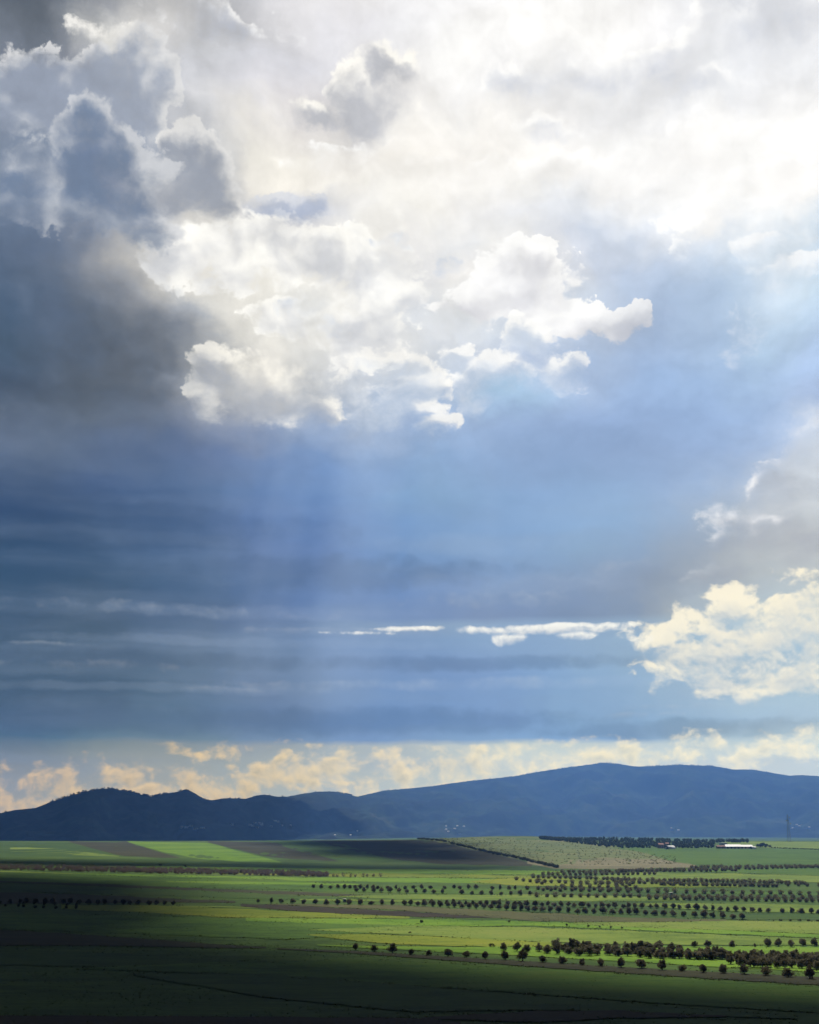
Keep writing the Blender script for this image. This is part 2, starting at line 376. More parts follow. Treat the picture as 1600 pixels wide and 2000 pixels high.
    creamd = g.ramp(rx, [(0, lin('a08f78')), (0.3, lin('a8a08c')), (0.6, lin('bcbfb6')), (1, lin('c8d0d0'))])
    s = blobs([(40, 1570, 280, 80), (380, 1560, 280, 70), (620, 1515, 260, 70), (880, 1510, 260, 60), (1140, 1480, 220, 44), (1420, 1470, 200, 40), (1600, 1455, 140, 44), (1000, 1465, 400, 16, .8), (460, 1470, 200, 26, .6), (200, 1520, 260, 40, .7)], wbx, wby)
    dens = g.math('MULTIPLY_ADD', f2 - 0.5, 3.8, s) - 0.48
    shade = g.step(g.math('MULTIPLY_ADD', rel2, -3.0, dens), 0.2, 1.6)
    colr = g.mix(g.step(dens, -0.25, 0.95), colr, g.mix(shade, cream, creamd))

    # ---- shafts of light fanning down from the bright gap
    ax, ae = azel(900, -2600)
    th = g.math('ARCTAN2', az - ax, ae - el)
    ray = g.noise(g.vec(th, 0.0), 12.0, 2, 0.5)
    zone = g.step(el, 21.5, 17.0) * g.step(el, 3.0, 9.0) * g.step(az, -14.0, -6.0) * g.lstep(az, 2.0, 14.0, 1.0, 0.3)
    colr = g.mix(g.step(ray, 0.42, 0.68) * zone * 0.14, colr, lin('b9cbe2'))
    gain = 1.0 + relief * g.lstep(hi, 0, 1, 0.06, 0.3) + (f1 - 0.5) * g.lstep(hi, 0, 1, 0.05, 0.22)
    colr = g.vmath('SCALE', colr, gain)

    # ---- what the valley air takes from and adds to the low sky is allowed for
    path = g.math('MINIMUM', g.math('DIVIDE', 850.0, g.math('MAXIMUM', dz, 0.02)), 14500.0)
    tr = g.math('POWER', math.e, path * -HAZE_DENSITY)
    air = g.ramp(rx, [(0, HAZE_AIR[0]), (0.35, HAZE_AIR[1]), (0.75, HAZE_AIR[2]), (1, HAZE_AIR[2])])
    air = g.vmath('SCALE', air, 1.0 - tr)
    colr = g.vmath('SCALE', g.vmath('MAXIMUM', g.vmath('SUBTRACT', colr, air), (0.01, 0.01, 0.015)), g.math('DIVIDE', 1.0, tr))

    # ---- beyond the view: the same storm cover goes on round the sky
    grey = g.ramp(g.step(f1, 0.25, 0.75), [(0, lin('272f3a')), (1, lin('4a525c'))])
    left = g.lstep(az, -60.0, -21.0)
    inside = g.math('MINIMUM', left, g.lstep(az, 22.0, 70.0, 1.0, 0.0))
    inside = inside * g.lstep(el, 40.0, 62.0, 1.0, 0.0)
    colr = g.mix(g.step(inside, 0.0, 1.0), grey, colr)
    # ---- clear air between the clouds
    sky = g.node('ShaderNodeTexSky', sky_type='NISHITA')
    sky.sun_disc = False
    sky.sun_elevation = SUN_EL; sky.sun_rotation = SUN_AZ
    sky.altitude = 300; sky.air_density = 1.0; sky.dust_density = 1.0; sky.ozone_density = 1.5
    clear = g.vmath('SCALE', S(g, sky.outputs[0]), 0.07)
    gap = blobs([(1330, 720, 260, 230), (1150, 880, 300, 120)], wbx, wby)
    colr = g.mix(g.math('MULTIPLY', g.step(gap, 0.0, 1.0), 0.35), colr, clear)
    bg = g.node('ShaderNodeBackground')
    g.put(bg.inputs[0], colr)
    bg.inputs[1].default_value = 1.0 / 2.0 ** scene.view_settings.exposure
    out = g.node('ShaderNodeOutputWorld')
    nt.links.new(bg.outputs[0], out.inputs[0])
build_sky()

# ------------------------------------------------------------------ helpers
def tag(o, label=None, cat=None, group=None, kind=None):
    if label: o['label'] = label
    if cat: o['category'] = cat
    if group: o['group'] = group
    if kind: o['kind'] = kind
    return o
def mesh_obj(name, verts, faces, mat, parent=None, smooth=False):
    me = bpy.data.meshes.new(name)
    me.from_pydata([tuple(v) for v in verts], [], [tuple(f) for f in faces])
    if mat: me.materials.append(mat)
    if smooth: me.polygons.foreach_set('use_smooth', [True] * len(me.polygons))
    o = bpy.data.objects.new(name, me)
    COL.objects.link(o)
    if parent: o.parent = parent
    return o
def quads_obj(name, V, mat, parent=None):
    """V: (n,4,3) array, one quad each"""
    n = len(V)
    me = bpy.data.meshes.new(name)
    me.vertices.add(n * 4); me.vertices.foreach_set('co', np.ascontiguousarray(V, dtype=np.float32).ravel())
    me.loops.add(n * 4); me.loops.foreach_set('vertex_index', np.arange(n * 4, dtype=np.int32))
    me.polygons.add(n); me.polygons.foreach_set('loop_start', np.arange(0, n * 4, 4, dtype=np.int32))
    me.polygons.foreach_set('loop_total', np.full(n, 4, dtype=np.int32))
    me.materials.append(mat)
    me.update(calc_edges=True)
    o = bpy.data.objects.new(name, me)
    COL.objects.link(o)
    if parent: o.parent = parent
    return o
def empty(name, loc, rz=0.0):
    o = bpy.data.objects.new(name, None); COL.objects.link(o)
    o.location = loc; o.rotation_euler = (0, 0, rz); o.empty_display_size = 1.0
    return o
def grid_faces(nu, nv):
    f = []
    for i in range(nu - 1):
        for j in range(nv - 1):
            a = i * nv + j
            f.append((a, a + nv, a + nv + 1, a + 1))
    return f

def material(name, build, rough=0.9, spec=0.15):
    m = bpy.data.materials.new(name); m.use_nodes = True
    nt = m.node_tree; nt.nodes.clear()
    g = G(nt)
    bs = g.node('ShaderNodeBsdfPrincipled')
    bs.inputs['Roughness'].default_value = rough
    bs.inputs['Specular IOR Level'].default_value = spec
    build(g, bs)
    out = g.node('ShaderNodeOutputMaterial')
    nt.links.new(bs.outputs[0], out.inputs[0])
    return m
def geo_pos(g):
    return S(g, g.node('ShaderNodeNewGeometry').outputs['Position'])
def plain(name, c, rough=0.85, var=0.15, scale=0.5):
    def b(g, bs):
        n = g.noise(geo_pos(g), scale, 4, 0.6, dim='3D')
        c2 = tuple(v * (1 - var) for v in c); c3 = tuple(min(1, v * (1 + var)) for v in c)
        g.put(bs.inputs['Base Color'], g.ramp(g.step(n, 0.25, 0.75), [(0, c2), (1, c3)]))
    return material(name, b, rough)

def crop(name, dark, light, dry, row=0.35, dryness=0.5, tracks=0.35, bumpy=0.5):
    """crop or soil: colour varies in patches of 100 m, 20 m and 3 m, with faint sowing rows across the view"""
    def b(g, bs):
        p = geo_pos(g)
        ps = g.vmath('MULTIPLY', p, (0.45, 1.0, 1.0))
        big = g.noise(ps, 0.012, 5, 0.6, dim='3D')
        mid = g.noise(ps, 0.06, 6, 0.65, dim='3D')
        fine = g.noise(g.vmath('MULTIPLY', p, (0.6, 1.0, 1.0)), 0.55, 5, 0.7, dim='3D')
        x, y, z = g.sep(p)
        rows = g.math('SINE', (y + x * 0.06 + mid * 9.0) * 0.9)
        t = big * 0.7 + mid * 0.75 + fine * 0.55 + rows * row * 0.06 - 0.52
        c = g.ramp(g.step(t, 0.22, 0.78), [(0, dark), (0.55, light), (1, tuple(0.7 * a + 0.3 * d for a, d in zip(light, dry)))])
        c = g.mix(g.step(big * 0.6 + fine * 0.4, 0.52, 0.72) * dryness, c, dry)
        # wheel tracks and thin, poor streaks
        st = g.noise(g.vmath('MULTIPLY', p, (0.004, 0.06, 0.0)), 1.0, 5, 0.6, dim='3D')
        c = g.mix(g.step(st, 0.56, 0.66) * tracks, c, dark)
        g.put(bs.inputs['Base Color'], c)
        bp = g.node('ShaderNodeBump')
        bp.inputs['Strength'].default_value = bumpy; bp.inputs['Distance'].default_value = 0.5
        g.put(bp.inputs['Height'], fine + mid * 0.5)
        bs.id_data.links.new(bp.outputs[0], bs.inputs['Normal'])
    return material(name, b, 0.95, 0.1)
M = {
 'green':  crop('young wheat',    (.016, .040, .004), (.040, .084, .007), (.070, .085, .012)),
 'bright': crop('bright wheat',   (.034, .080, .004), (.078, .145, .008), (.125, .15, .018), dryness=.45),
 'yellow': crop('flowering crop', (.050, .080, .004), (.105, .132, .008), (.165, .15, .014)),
 'pale':   crop('pale barley',    (.042, .076, .007), (.092, .132, .017), (.15, .155, .036), dryness=.5),
 'dull':   crop('stubble',        (.028, .032, .010), (.052, .054, .017), (.078, .065, .028)),
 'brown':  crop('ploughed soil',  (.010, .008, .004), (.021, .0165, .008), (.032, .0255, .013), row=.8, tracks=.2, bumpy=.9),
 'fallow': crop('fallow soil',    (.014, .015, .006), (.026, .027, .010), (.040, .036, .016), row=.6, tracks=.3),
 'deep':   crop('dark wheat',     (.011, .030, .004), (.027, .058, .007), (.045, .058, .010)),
 'scrub':  crop('hill pasture',   (.036, .056, .014), (.080, .098, .030), (.14, .12, .058), dryness=.8, bumpy=.9),
 'sand':   crop('dry pasture',    (.068, .066, .032), (.118, .106, .056), (.155, .138, .085), dryness=.8, bumpy=.9),
}
M['ground'] = crop('valley ground', (.014, .034, .004), (.036, .070, .008), (.068, .08, .014))
def rock_mat():
    def b(g, bs):
        p = geo_pos(g)
        a = g.noise(p, 0.0022, 9, 0.66, dim='3D')
        f = g.noise(p, 0.012, 6, 0.7, dim='3D')
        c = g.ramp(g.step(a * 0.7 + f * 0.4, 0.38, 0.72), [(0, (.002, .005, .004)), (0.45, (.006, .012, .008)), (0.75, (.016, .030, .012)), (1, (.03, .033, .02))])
        g.put(bs.inputs['Base Color'], c)
        bp = g.node('ShaderNodeBump')
        bp.inputs['Strength'].default_value = 0.6; bp.inputs['Distance'].default_value = 12
        g.put(bp.inputs['Height'], f)
        bs.id_data.links.new(bp.outputs[0], bs.inputs['Normal'])
    return material('scrub covered rock', b, 0.95, 0.05)
M['rock'] = rock_mat()
def leafmat(name, a, b_, c):
    """leaf faces: they also let some of the sun through"""
    m = bpy.data.materials.new(name); m.use_nodes = True
    nt = m.node_tree; nt.nodes.clear()
    g = G(nt)
    oi = g.node('ShaderNodeObjectInfo')
    n = g.noise(geo_pos(g), 0.9, 3, 0.6, dim='3D')
    t = n * 0.8 + S(g, oi.outputs['Random']) * 0.35 - 0.12
    col = g.ramp(g.step(t, 0.2, 0.85), [(0, a), (0.5, b_), (1, c)])
    bs = g.node('ShaderNodeBsdfPrincipled'); bs.inputs['Roughness'].default_value = 0.8; bs.inputs['Specular IOR Level'].default_value = 0.2
    tl = g.node('ShaderNodeBsdfTranslucent')
    g.put(bs.inputs['Base Color'], col); g.put(tl.inputs['Color'], col)
    mx = g.node('ShaderNodeMixShader'); mx.inputs[0].default_value = 0.45
    nt.links.new(bs.outputs[0], mx.inputs[1]); nt.links.new(tl.outputs[0], mx.inputs[2])
    out = g.node('ShaderNodeOutputMaterial')
    nt.links.new(mx.outputs[0], out.inputs[0])
    return m
M['olive'] = leafmat('olive leaves', (.064, .058, .032), (.12, .108, .062), (.18, .16, .10))
M['bark'] = plain('olive bark', (.06, .05, .04), scale=2)
M['blossom'] = leafmat('bare orchard twigs', (.09, .068, .058), (.15, .118, .10), (.21, .17, .15))
M['hedge'] = leafmat('hedge leaves', (.026, .030, .015), (.055, .058, .026), (.09, .09, .04))
M['wood'] = leafmat('grove leaves', (.026, .036, .016), (.055, .068, .03), (.085, .10, .045))
M['crest'] = leafmat('mountain shrubs', (.012, .020, .014), (.022, .034, .02), (.035, .05, .026))

# ------------------------------------------------------------------ terrain
PROF = [(-4000, -30), (-900, -14), (-200, -3), (0, -2.2), (50, -14), (200, -50)]
for yp, D in [(2000, 430), (1945, 530), (1890, 650), (1850, 760), (1790, 950), (1770, 1030), (1730, 1200), (1700, 1400), (1690, 1530), (1660, 2050), (1641.5, 2600)]:
    d = pix_dir(800, yp); PROF.append((D, D * d[2] / d[1]))
PROF += [(2750, PROF[-1][1] - 3), (3100, -36), (3600, -52), (4200, -48), (5200, -30), (30000, -30)]
PY = np.array([p[0] for p in PROF], float); PZ = np.array([p[1] for p in PROF], float)
_fy = np.arange(-4000, 30001, 10.0)
_fz = np.interp(_fy, PY, PZ)
def _smooth(a, n):
    k = np.hanning(n); k /= k.sum()
    return np.convolve(np.pad(a, n // 2, 'edge'), k, 'valid')
_w = np.clip((_fy - 250) / 300, 0, 1) * np.clip((2750 - _fy) / 300, 0, 1)
_fz = np.where(_fy > 2300, _smooth(_fz, 9), np.where(_fy > 380, _smooth(_fz, 15), _smooth(_fz, 5)))
def ground_z(X, Y):
    X = np.asarray(X, float); Y = np.asarray(Y, float)
    z = np.interp(Y, _fy, _fz)
    r = np.maximum(Y, 1.0)
    t = X / r
    far = np.clip((Y - 1500) / 900, 0, 1) * np.clip((3000 - Y) / 400, 0, 1)
    z = z + far * (8.0 * np.exp(-((t - 0.085) / 0.06) ** 2) + 2.0 * np.sin(X / 260.0 + 1.0) * 0.6)
    mid = np.clip((Y - 500) / 300, 0, 1) * np.clip((2400 - Y) / 500, 0, 1)
    z = z + mid * (1.1 * np.sin(X / 170.0 + Y / 240.0) + 0.8 * np.sin(Y / 130.0 - X / 420.0))
    side = np.clip((np.abs(X) - 900) / 2500, 0, 1)
    return z - 6.0 * side * np.clip(Y / 1500, 0, 1)
def gz(x, y): return float(ground_z(x, y))
def on_ground(x, y):
    """the ground point seen at a spot of the photograph"""
    d = pix_dir(x, y)
    T = np.concatenate([np.arange(330, 1800, 1.0), np.arange(1800, 3000, 2.0)]) / CP
    X, Y, Z = d[0] * T, d[1] * T, d[2] * T
    below = np.nonzero(Z <= ground_z(X, Y))[0]
    if len(below) == 0:
        i = int(np.argmin(Z - ground_z(X, Y)))
    else: i = int(below[0])
    return Vector((X[i], Y[i], gz(X[i], Y[i])))

gx = np.concatenate([-np.geomspace(9000, 900, 24), np.linspace(-860, 860, 130), np.geomspace(900, 9000, 24)])
gy = np.concatenate([np.linspace(-4000, -100, 20), np.linspace(-80, 360, 30), np.arange(372, 1500, 9.0), np.arange(1500, 2900, 18.0), np.geomspace(2920, 14600, 36)])
GX, GY = np.meshgrid(gx, gy, indexing='ij')
GZ = ground_z(GX, GY)
ground = mesh_obj('ground', np.stack([GX, GY, GZ], -1).reshape(-1, 3), grid_faces(len(gx), len(gy)), M['ground'], smooth=True)
tag(ground, kind='structure')

# ---- mountains: crest line height above the eye, by bearing
CREST = [(-900, 1626), (-600, 1612), (-300, 1602), (0, 1588), (30, 1582), (70, 1578), (100, 1566), (130, 1556), (160, 1548), (190, 1541), (215, 1540), (250, 1545), (275, 1552), (300, 1556), (322, 1550), (345, 1547),
 (364, 1541), (380, 1549), (398, 1560), (412, 1563), (440, 1559), (480, 1560), (500, 1554), (516, 1552), (540, 1556), (562, 1556), (592, 1550), (625, 1546), (652, 1546), (680, 1551), (696, 1556), (720, 1551), (750, 1544),
 (800, 1540), (850, 1535), (880, 1530), (930, 1524), (1000, 1517), (1050, 1508), (1100, 1500), (1140, 1495), (1180, 1490), (1212, 1493), (1240, 1497), (1262, 1497), (1320, 1494), (1390, 1496), (1410, 1499), (1432, 1503),
 (1470, 1503), (1500, 1508), (1540, 1515), (1570, 1514), (1600, 1516), (1750, 1524), (1950, 1540), (2300, 1570), (2700, 1600)]
_ca = np.array([azel(x, y)[0] for x, y in CREST]); _ce = np.array([azel(x, y)[1] for x, y in CREST])
def fb(x, y, z, oct=5):
    return mnoise.fractal(Vector((x, y, z)), 0.9, 2.0, oct)
def mountain():
    azs = np.concatenate([np.linspace(-34, -21, 20), np.linspace(-20.5, 20.5, 400), np.linspace(21, 34, 20)])
    ss = np.concatenate([np.linspace(0, 1, 56), 1 + np.linspace(0.04, 0.8, 10)])
    V = []
    for a in azs:
        el = float(np.interp(a, _ca, _ce))
        dc = float(np.interp(a, [-34, -12, -6, 0, 8, 34], [4800, 5000, 6600, 9600, 11400, 12000]))
        dc += 160 * math.sin(a * 0.9) + 90 * math.sin(a * 2.3 + 1)
        df = dc - float(np.interp(a, [-34, -12, 0, 34], [1000, 1200, 3300, 4600]))
        ta = math.tan(math.radians(el)); ar = math.radians(a)
        hc = dc * ta + 1.6 * fb(a * 5.0, 3.1, 0, 4)
        for s in ss:
            D = df + (dc - df) * s
            x, y = D * math.sin(ar), D * math.cos(ar)
            if s <= 1:
                base = -46.0
                prof = s ** 1.25
                h = base + (hc - base) * prof
                k = math.sin(math.pi * min(1, s)) ** 0.8
                sc = dc / 6500.0
                rid = 1.0 - abs(fb(x / (420.0 * sc), y / (900.0 * sc), 1.7, 5))
                h += k * (hc - base) * 0.36 * (rid - 0.75) + k * 16 * sc * fb(x / (130.0 * sc), y / (200.0 * sc), 5.0, 4)
                lim = D * (hc / dc) - 7.0 * (1 - s) - 1.0 * (1 if s < 1 else 0)
                h = min(h, lim) if s < 1 else hc
            else:
                h = hc - (hc + 60) * (s - 1) ** 1.2
            V.append((x, y, h))
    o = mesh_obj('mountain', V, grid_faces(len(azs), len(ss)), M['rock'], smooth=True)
    tag(o, kind='structure')
    return V, len(ss), azs
MV, MNS, MAZ = mountain()
def mountain_point(x, y):
    """the mountain-side point seen at a spot of the photograph"""
    a, e = azel(x, y)
    i = int(np.argmin(np.abs(MAZ - a)))
    best = None
    for j in range(MNS):
        v = MV[i * MNS + j]
        ee = math.degrees(math.atan2(v[2], math.hypot(v[0], v[1])))
        if ee >= e:
            return Vector(v)
        best = v
    return Vector(best)

# ---- fields: strips of crop and soil, each a sheet of its own following the ground
def strip_sheet(name, pts, mat, lift=0.18):
    """pts: list of (x, y_far, y_near) along the strip as seen; rebuilt as a sheet on the ground"""
    xs = np.array([p[0] for p in pts], float)
    n = max(8, int((xs[-1] - xs[0]) / 16))
    X = np.linspace(xs[0], xs[-1], n)
    T = np.interp(X, xs, [p[1] for p in pts]); B = np.interp(X, xs, [p[2] for p in pts])
    V = []
    ny = max(6, min(60, int((np.mean(B) - np.mean(T)) / 3)))
    for x, t, b in zip(X, T, B):
        wob = 0.6 * math.sin(x / 37.0 + t) + 0.4 * math.sin(x / 13.0 + b)
        A = on_ground(x, t + wob * min(1.0, (b - t) * 0.08)); Bp = on_ground(x, b + wob * min(1.0, (b - t) * 0.08))
        for k in range(ny):
            f = k / (ny - 1)
            px, py = Bp.x + (A.x - Bp.x) * f, Bp.y + (A.y - Bp.y) * f
            V.append((px, py, gz(px, py) + lift))
    o = mesh_obj(name, V, grid_faces(n, ny), M[mat], smooth=True)
    return tag(o, kind='structure')
FIELDS = [
 # far slope under the mountains, left
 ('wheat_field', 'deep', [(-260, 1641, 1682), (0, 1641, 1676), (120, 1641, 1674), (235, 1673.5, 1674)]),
 ('wheat_field', 'pale', [(20, 1655, 1665), (100, 1657, 1668), (180, 1666, 1672), (232, 1672, 1673.5)]),  # sunlit patch of the slope above, put in as a sheet of paler crop colour
 ('ploughed_field', 'fallow', [(122, 1641, 1642), (180, 1641, 1658), (240, 1641, 1672), (270, 1652, 1674), (350, 1675, 1676)]),
 ('wheat_field', 'bright', [(250, 1641, 1645), (320, 1641, 1665), (390, 1642, 1678), (450, 1658, 1682), (550, 1684, 1685)]),
 ('ploughed_field', 'fallow', [(392, 1641, 1642), (440, 1641, 1654), (520, 1641, 1672), (560, 1652, 1678), (660, 1682, 1683)]),
 ('wheat_field', 'green', [(520, 1641, 1643), (600, 1641, 1668), (680, 1650, 1682), (760, 1682, 1683)]),
 ('ploughed_field', 'fallow', [(610, 1641, 1643), (700, 1641, 1664), (780, 1641, 1680), (860, 1643, 1688), (960, 1664, 1690), (1040, 1687, 1692)]),
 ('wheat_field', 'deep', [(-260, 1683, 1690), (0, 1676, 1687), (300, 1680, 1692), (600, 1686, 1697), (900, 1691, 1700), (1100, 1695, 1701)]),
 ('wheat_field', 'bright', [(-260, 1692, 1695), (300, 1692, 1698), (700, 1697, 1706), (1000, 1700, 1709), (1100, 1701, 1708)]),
 # hill pasture on the right
 ('pasture', 'scrub', [(822, 1634, 1639), (900, 1634, 1655), (1000, 1634, 1676), (1080, 1636, 1690), (1200, 1653, 1684), (1300, 1668, 1687), (1352, 1688, 1690)]),
 ('pasture', 'sand', [(1030, 1681, 1687), (1080, 1682, 1696), (1180, 1676, 1698), (1290, 1679, 1696), (1360, 1690, 1694)]),
 ('wheat_field', 'green', [(1190, 1655, 1656), (1260, 1656, 1666), (1330, 1657, 1686), (1400, 1657, 1690), (1600, 1659, 1690), (1850, 1660, 1690)]),
 ('wheat_field', 'pale', [(1410, 1642, 1650), (1500, 1640, 1656), (1600, 1641, 1658), (1850, 1643, 1660)]),
 # middle strips, left
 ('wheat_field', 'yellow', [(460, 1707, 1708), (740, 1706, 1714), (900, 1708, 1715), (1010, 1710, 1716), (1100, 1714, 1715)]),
 ('wheat_field', 'pale', [(-260, 1699, 1701), (0, 1701, 1703.5), (90, 1704, 1706), (170, 1708, 1708.6)]),
 ('wheat_field', 'bright', [(150, 1706, 1709), (350, 1710, 1716), (600, 1714, 1721), (800, 1715, 1724), (1050, 1717, 1727), (1250, 1719, 1729)]),
 ('wheat_field', 'green', [(-260, 1703, 1720), (0, 1706, 1722), (300, 1711, 1732), (550, 1718, 1738), (660, 1729, 1736), (760, 1735, 1736)]),
 ('wheat_field', 'bright', [(325, 1721, 1723), (450, 1722, 1727), (620, 1724, 1729), (700, 1727, 1730)]),
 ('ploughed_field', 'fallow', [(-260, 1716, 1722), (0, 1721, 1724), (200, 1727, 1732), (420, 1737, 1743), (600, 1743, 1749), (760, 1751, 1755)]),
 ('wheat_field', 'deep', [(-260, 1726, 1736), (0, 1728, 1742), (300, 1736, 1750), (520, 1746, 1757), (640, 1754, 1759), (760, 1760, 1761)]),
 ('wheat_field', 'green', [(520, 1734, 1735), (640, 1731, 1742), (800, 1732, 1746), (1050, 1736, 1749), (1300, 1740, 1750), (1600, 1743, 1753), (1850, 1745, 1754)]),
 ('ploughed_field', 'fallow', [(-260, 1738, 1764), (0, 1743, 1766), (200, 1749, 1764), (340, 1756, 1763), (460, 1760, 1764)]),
 ('wheat_field', 'pale', [(660, 1751, 1752), (780, 1748, 1757), (900, 1748, 1758), (1050, 1748, 1760), (1200, 1750, 1761), (1340, 1755, 1760)]),
 ('wheat_field', 'pale', [(330, 1769, 1771), (420, 1770, 1773), (510, 1773, 1774.5)]),
 ('wheat_field', 'pale', [(585, 1756, 1759), (700, 1757, 1761), (830, 1759, 1763)]),
 ('wheat_field', 'yellow', [(120, 1768, 1776), (300, 1769, 1784), (450, 1775, 1793), (620, 1783, 1793), (800, 1791, 1795)]),
 ('ploughed_field', 'brown', [(470, 1766, 1771), (560, 1769, 1779), (700, 1776, 1787), (830, 1783, 1792), (960, 1790, 1794)]),
 ('stubble_field', 'dull', [(520, 1766, 1767), (760, 1768, 1777), (900, 1776, 1788), (1050, 1784, 1800), (1250, 1790, 1802), (1420, 1797, 1801)]),
 ('wheat_field', 'green', [(-260, 1782, 1806), (0, 1784, 1815), (300, 1790, 1826), (560, 1797, 1836), (700, 1802, 1826), (830, 1806, 1810)]),
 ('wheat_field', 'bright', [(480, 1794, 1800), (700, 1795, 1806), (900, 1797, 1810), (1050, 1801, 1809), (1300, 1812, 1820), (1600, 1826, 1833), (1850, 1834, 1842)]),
 # middle strips, right
 ('wheat_field', 'yellow', [(920, 1722, 1723), (1010, 1714, 1730), (1150, 1716, 1733), (1300, 1722, 1734), (1450, 1728, 1734)]),
 ('wheat_field', 'pale', [(1150, 1712, 1716), (1250, 1704, 1721), (1400, 1706, 1722), (1600, 1711, 1724), (1850, 1713, 1725)]),
 ('wheat_field', 'green', [(1370, 1698, 1703), (1450, 1697, 1706), (1600, 1697, 1711), (1850, 1698, 1712)]),
 ('wheat_field', 'deep', [(1000, 1740, 1747), (1200, 1742, 1749), (1400, 1746, 1752), (1600, 1749, 1755), (1850, 1752, 1757)]),
 ('wheat_field', 'pale', [(1240, 1765, 1768), (1340, 1765, 1777), (1480, 1766, 1782), (1600, 1768, 1784), (1850, 1770, 1786)]),
 ('wheat_field', 'deep', [(1000, 1768, 1779), (1200, 1776, 1792), (1400, 1783, 1797), (1600, 1786, 1797), (1850, 1788, 1798)]),
 ('wheat_field', 'pale', [(1120, 1803, 1806), (1250, 1802, 1812), (1400, 1800, 1817), (1600, 1801, 1825), (1850, 1803, 1834)]),
 ('wheat_field', 'pale', [(600, 1817, 1818), (800, 1810, 1827), (1000, 1811, 1839), (1200, 1818, 1845), (1400, 1827, 1847), (1600, 1835, 1847), (1850, 1843, 1849)]),
 ('wheat_field', 'yellow', [(600, 1826, 1827), (720, 1826, 1842), (820, 1829, 1847), (950, 1835, 1850), (1060, 1841, 1850), (1160, 1849, 1850)]),
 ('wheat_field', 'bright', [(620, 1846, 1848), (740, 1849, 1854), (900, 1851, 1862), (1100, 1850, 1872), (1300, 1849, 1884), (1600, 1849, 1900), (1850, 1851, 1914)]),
 ('dirt_track', 'fallow', [(540, 1853, 1855), (700, 1859, 1864), (850, 1868, 1875), (1050, 1880, 1890), (1300, 1895, 1907), (1600, 1910, 1926), (1850, 1924, 1942)]),
 # near fields in the cloud shade
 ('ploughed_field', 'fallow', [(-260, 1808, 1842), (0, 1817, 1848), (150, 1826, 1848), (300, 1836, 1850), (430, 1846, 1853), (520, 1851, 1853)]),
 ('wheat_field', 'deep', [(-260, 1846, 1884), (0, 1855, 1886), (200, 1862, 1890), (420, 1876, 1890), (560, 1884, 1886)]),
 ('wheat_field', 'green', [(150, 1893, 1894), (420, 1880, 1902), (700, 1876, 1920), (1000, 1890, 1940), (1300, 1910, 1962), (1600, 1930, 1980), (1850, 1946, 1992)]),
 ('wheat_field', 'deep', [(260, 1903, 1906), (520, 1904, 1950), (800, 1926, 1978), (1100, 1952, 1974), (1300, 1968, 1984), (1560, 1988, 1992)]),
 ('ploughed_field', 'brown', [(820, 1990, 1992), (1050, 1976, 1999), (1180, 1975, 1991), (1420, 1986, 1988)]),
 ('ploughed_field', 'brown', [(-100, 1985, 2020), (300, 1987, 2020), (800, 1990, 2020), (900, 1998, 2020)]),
]
for nm, mt, pts in FIELDS:
    k = FIELDS.index((nm, mt, pts))
    strip_sheet(nm, pts, mt, 0.06 + 0.006 * k)

# ------------------------------------------------------------------ vegetation
M['scrubleaf'] = leafmat('scrub leaves', (.030, .040, .012), (.055, .07, .022), (.09, .10, .035))
M['pastureleaf'] = leafmat('pasture herbs', (.055, .066, .024), (.085, .095, .035), (.12, .12, .05))
M['tuft'] = leafmat('grass tufts', (.022, .042, .006), (.04, .07, .010), (.075, .09, .018))
def leaf_quads(centres, radii, per, size, flat=0.85, r=rng):
    """many leaf clumps: per quads scattered in each ellipsoid"""
    C = np.repeat(np.asarray(centres, float), per, 0)
    R = np.repeat(np.asarray(radii, float), per, 0)
    n = len(C)
    d = r.normal(size=(n, 3)); d /= np.linalg.norm(d, axis=1, keepdims=True)
    rad = r.random(n) ** 0.4
    P = C + d * R * rad[:, None]
    a = r.normal(size=(n, 3)); a /= np.linalg.norm(a, axis=1, keepdims=True)
    b = np.cross(a, r.normal(size=(n, 3))); b /= np.linalg.norm(b, axis=1, keepdims=True)
    s = size * (0.6 + 0.8 * r.random(n))
    a = a * s[:, None]; b = b * (s * flat)[:, None]
    return np.stack([P - a - b * .4, P - a * .1 - b, P + a + b * .3, P + a * .2 + b], 1)

def trunk_mesh(v):
    """gnarled trunk that forks into limbs"""
    r = random.Random(100 + v)
    verts, faces = [], []
    def tube(p0, p1, r0, r1, n=6):
        ax = (p1 - p0).normalized(); u = ax.orthogonal().normalized(); w = ax.cross(u)
        i0 = len(verts)
        for p, rr in ((p0, r0), (p1, r1)):
            for k in range(n):
                t = 2 * math.pi * k / n
                verts.append(p + (u * math.cos(t) + w * math.sin(t)) * rr)
        for k in range(n):
            faces.append((i0 + k, i0 + (k + 1) % n, i0 + n + (k + 1) % n, i0 + n + k))
    top = Vector((r.uniform(-.15, .15), r.uniform(-.15, .15), 0.75))
    tube(Vector((0, 0, -0.3)), Vector((0, 0, 0.35)), .40, .27)
    tube(Vector((0, 0, .35)), top, .27, .22)
    for k in range(4):
        t = 2 * math.pi * (k + r.random() * .5) / 4
        e = top + Vector((math.cos(t) * 1.0, math.sin(t) * 1.0, r.uniform(.7, 1.3)))
        tube(top, e, .15, .06, 5)
    me = bpy.data.meshes.new('trunk'); me.from_pydata([tuple(q) for q in verts], [], faces); me.materials.append(M['bark'])
    return me
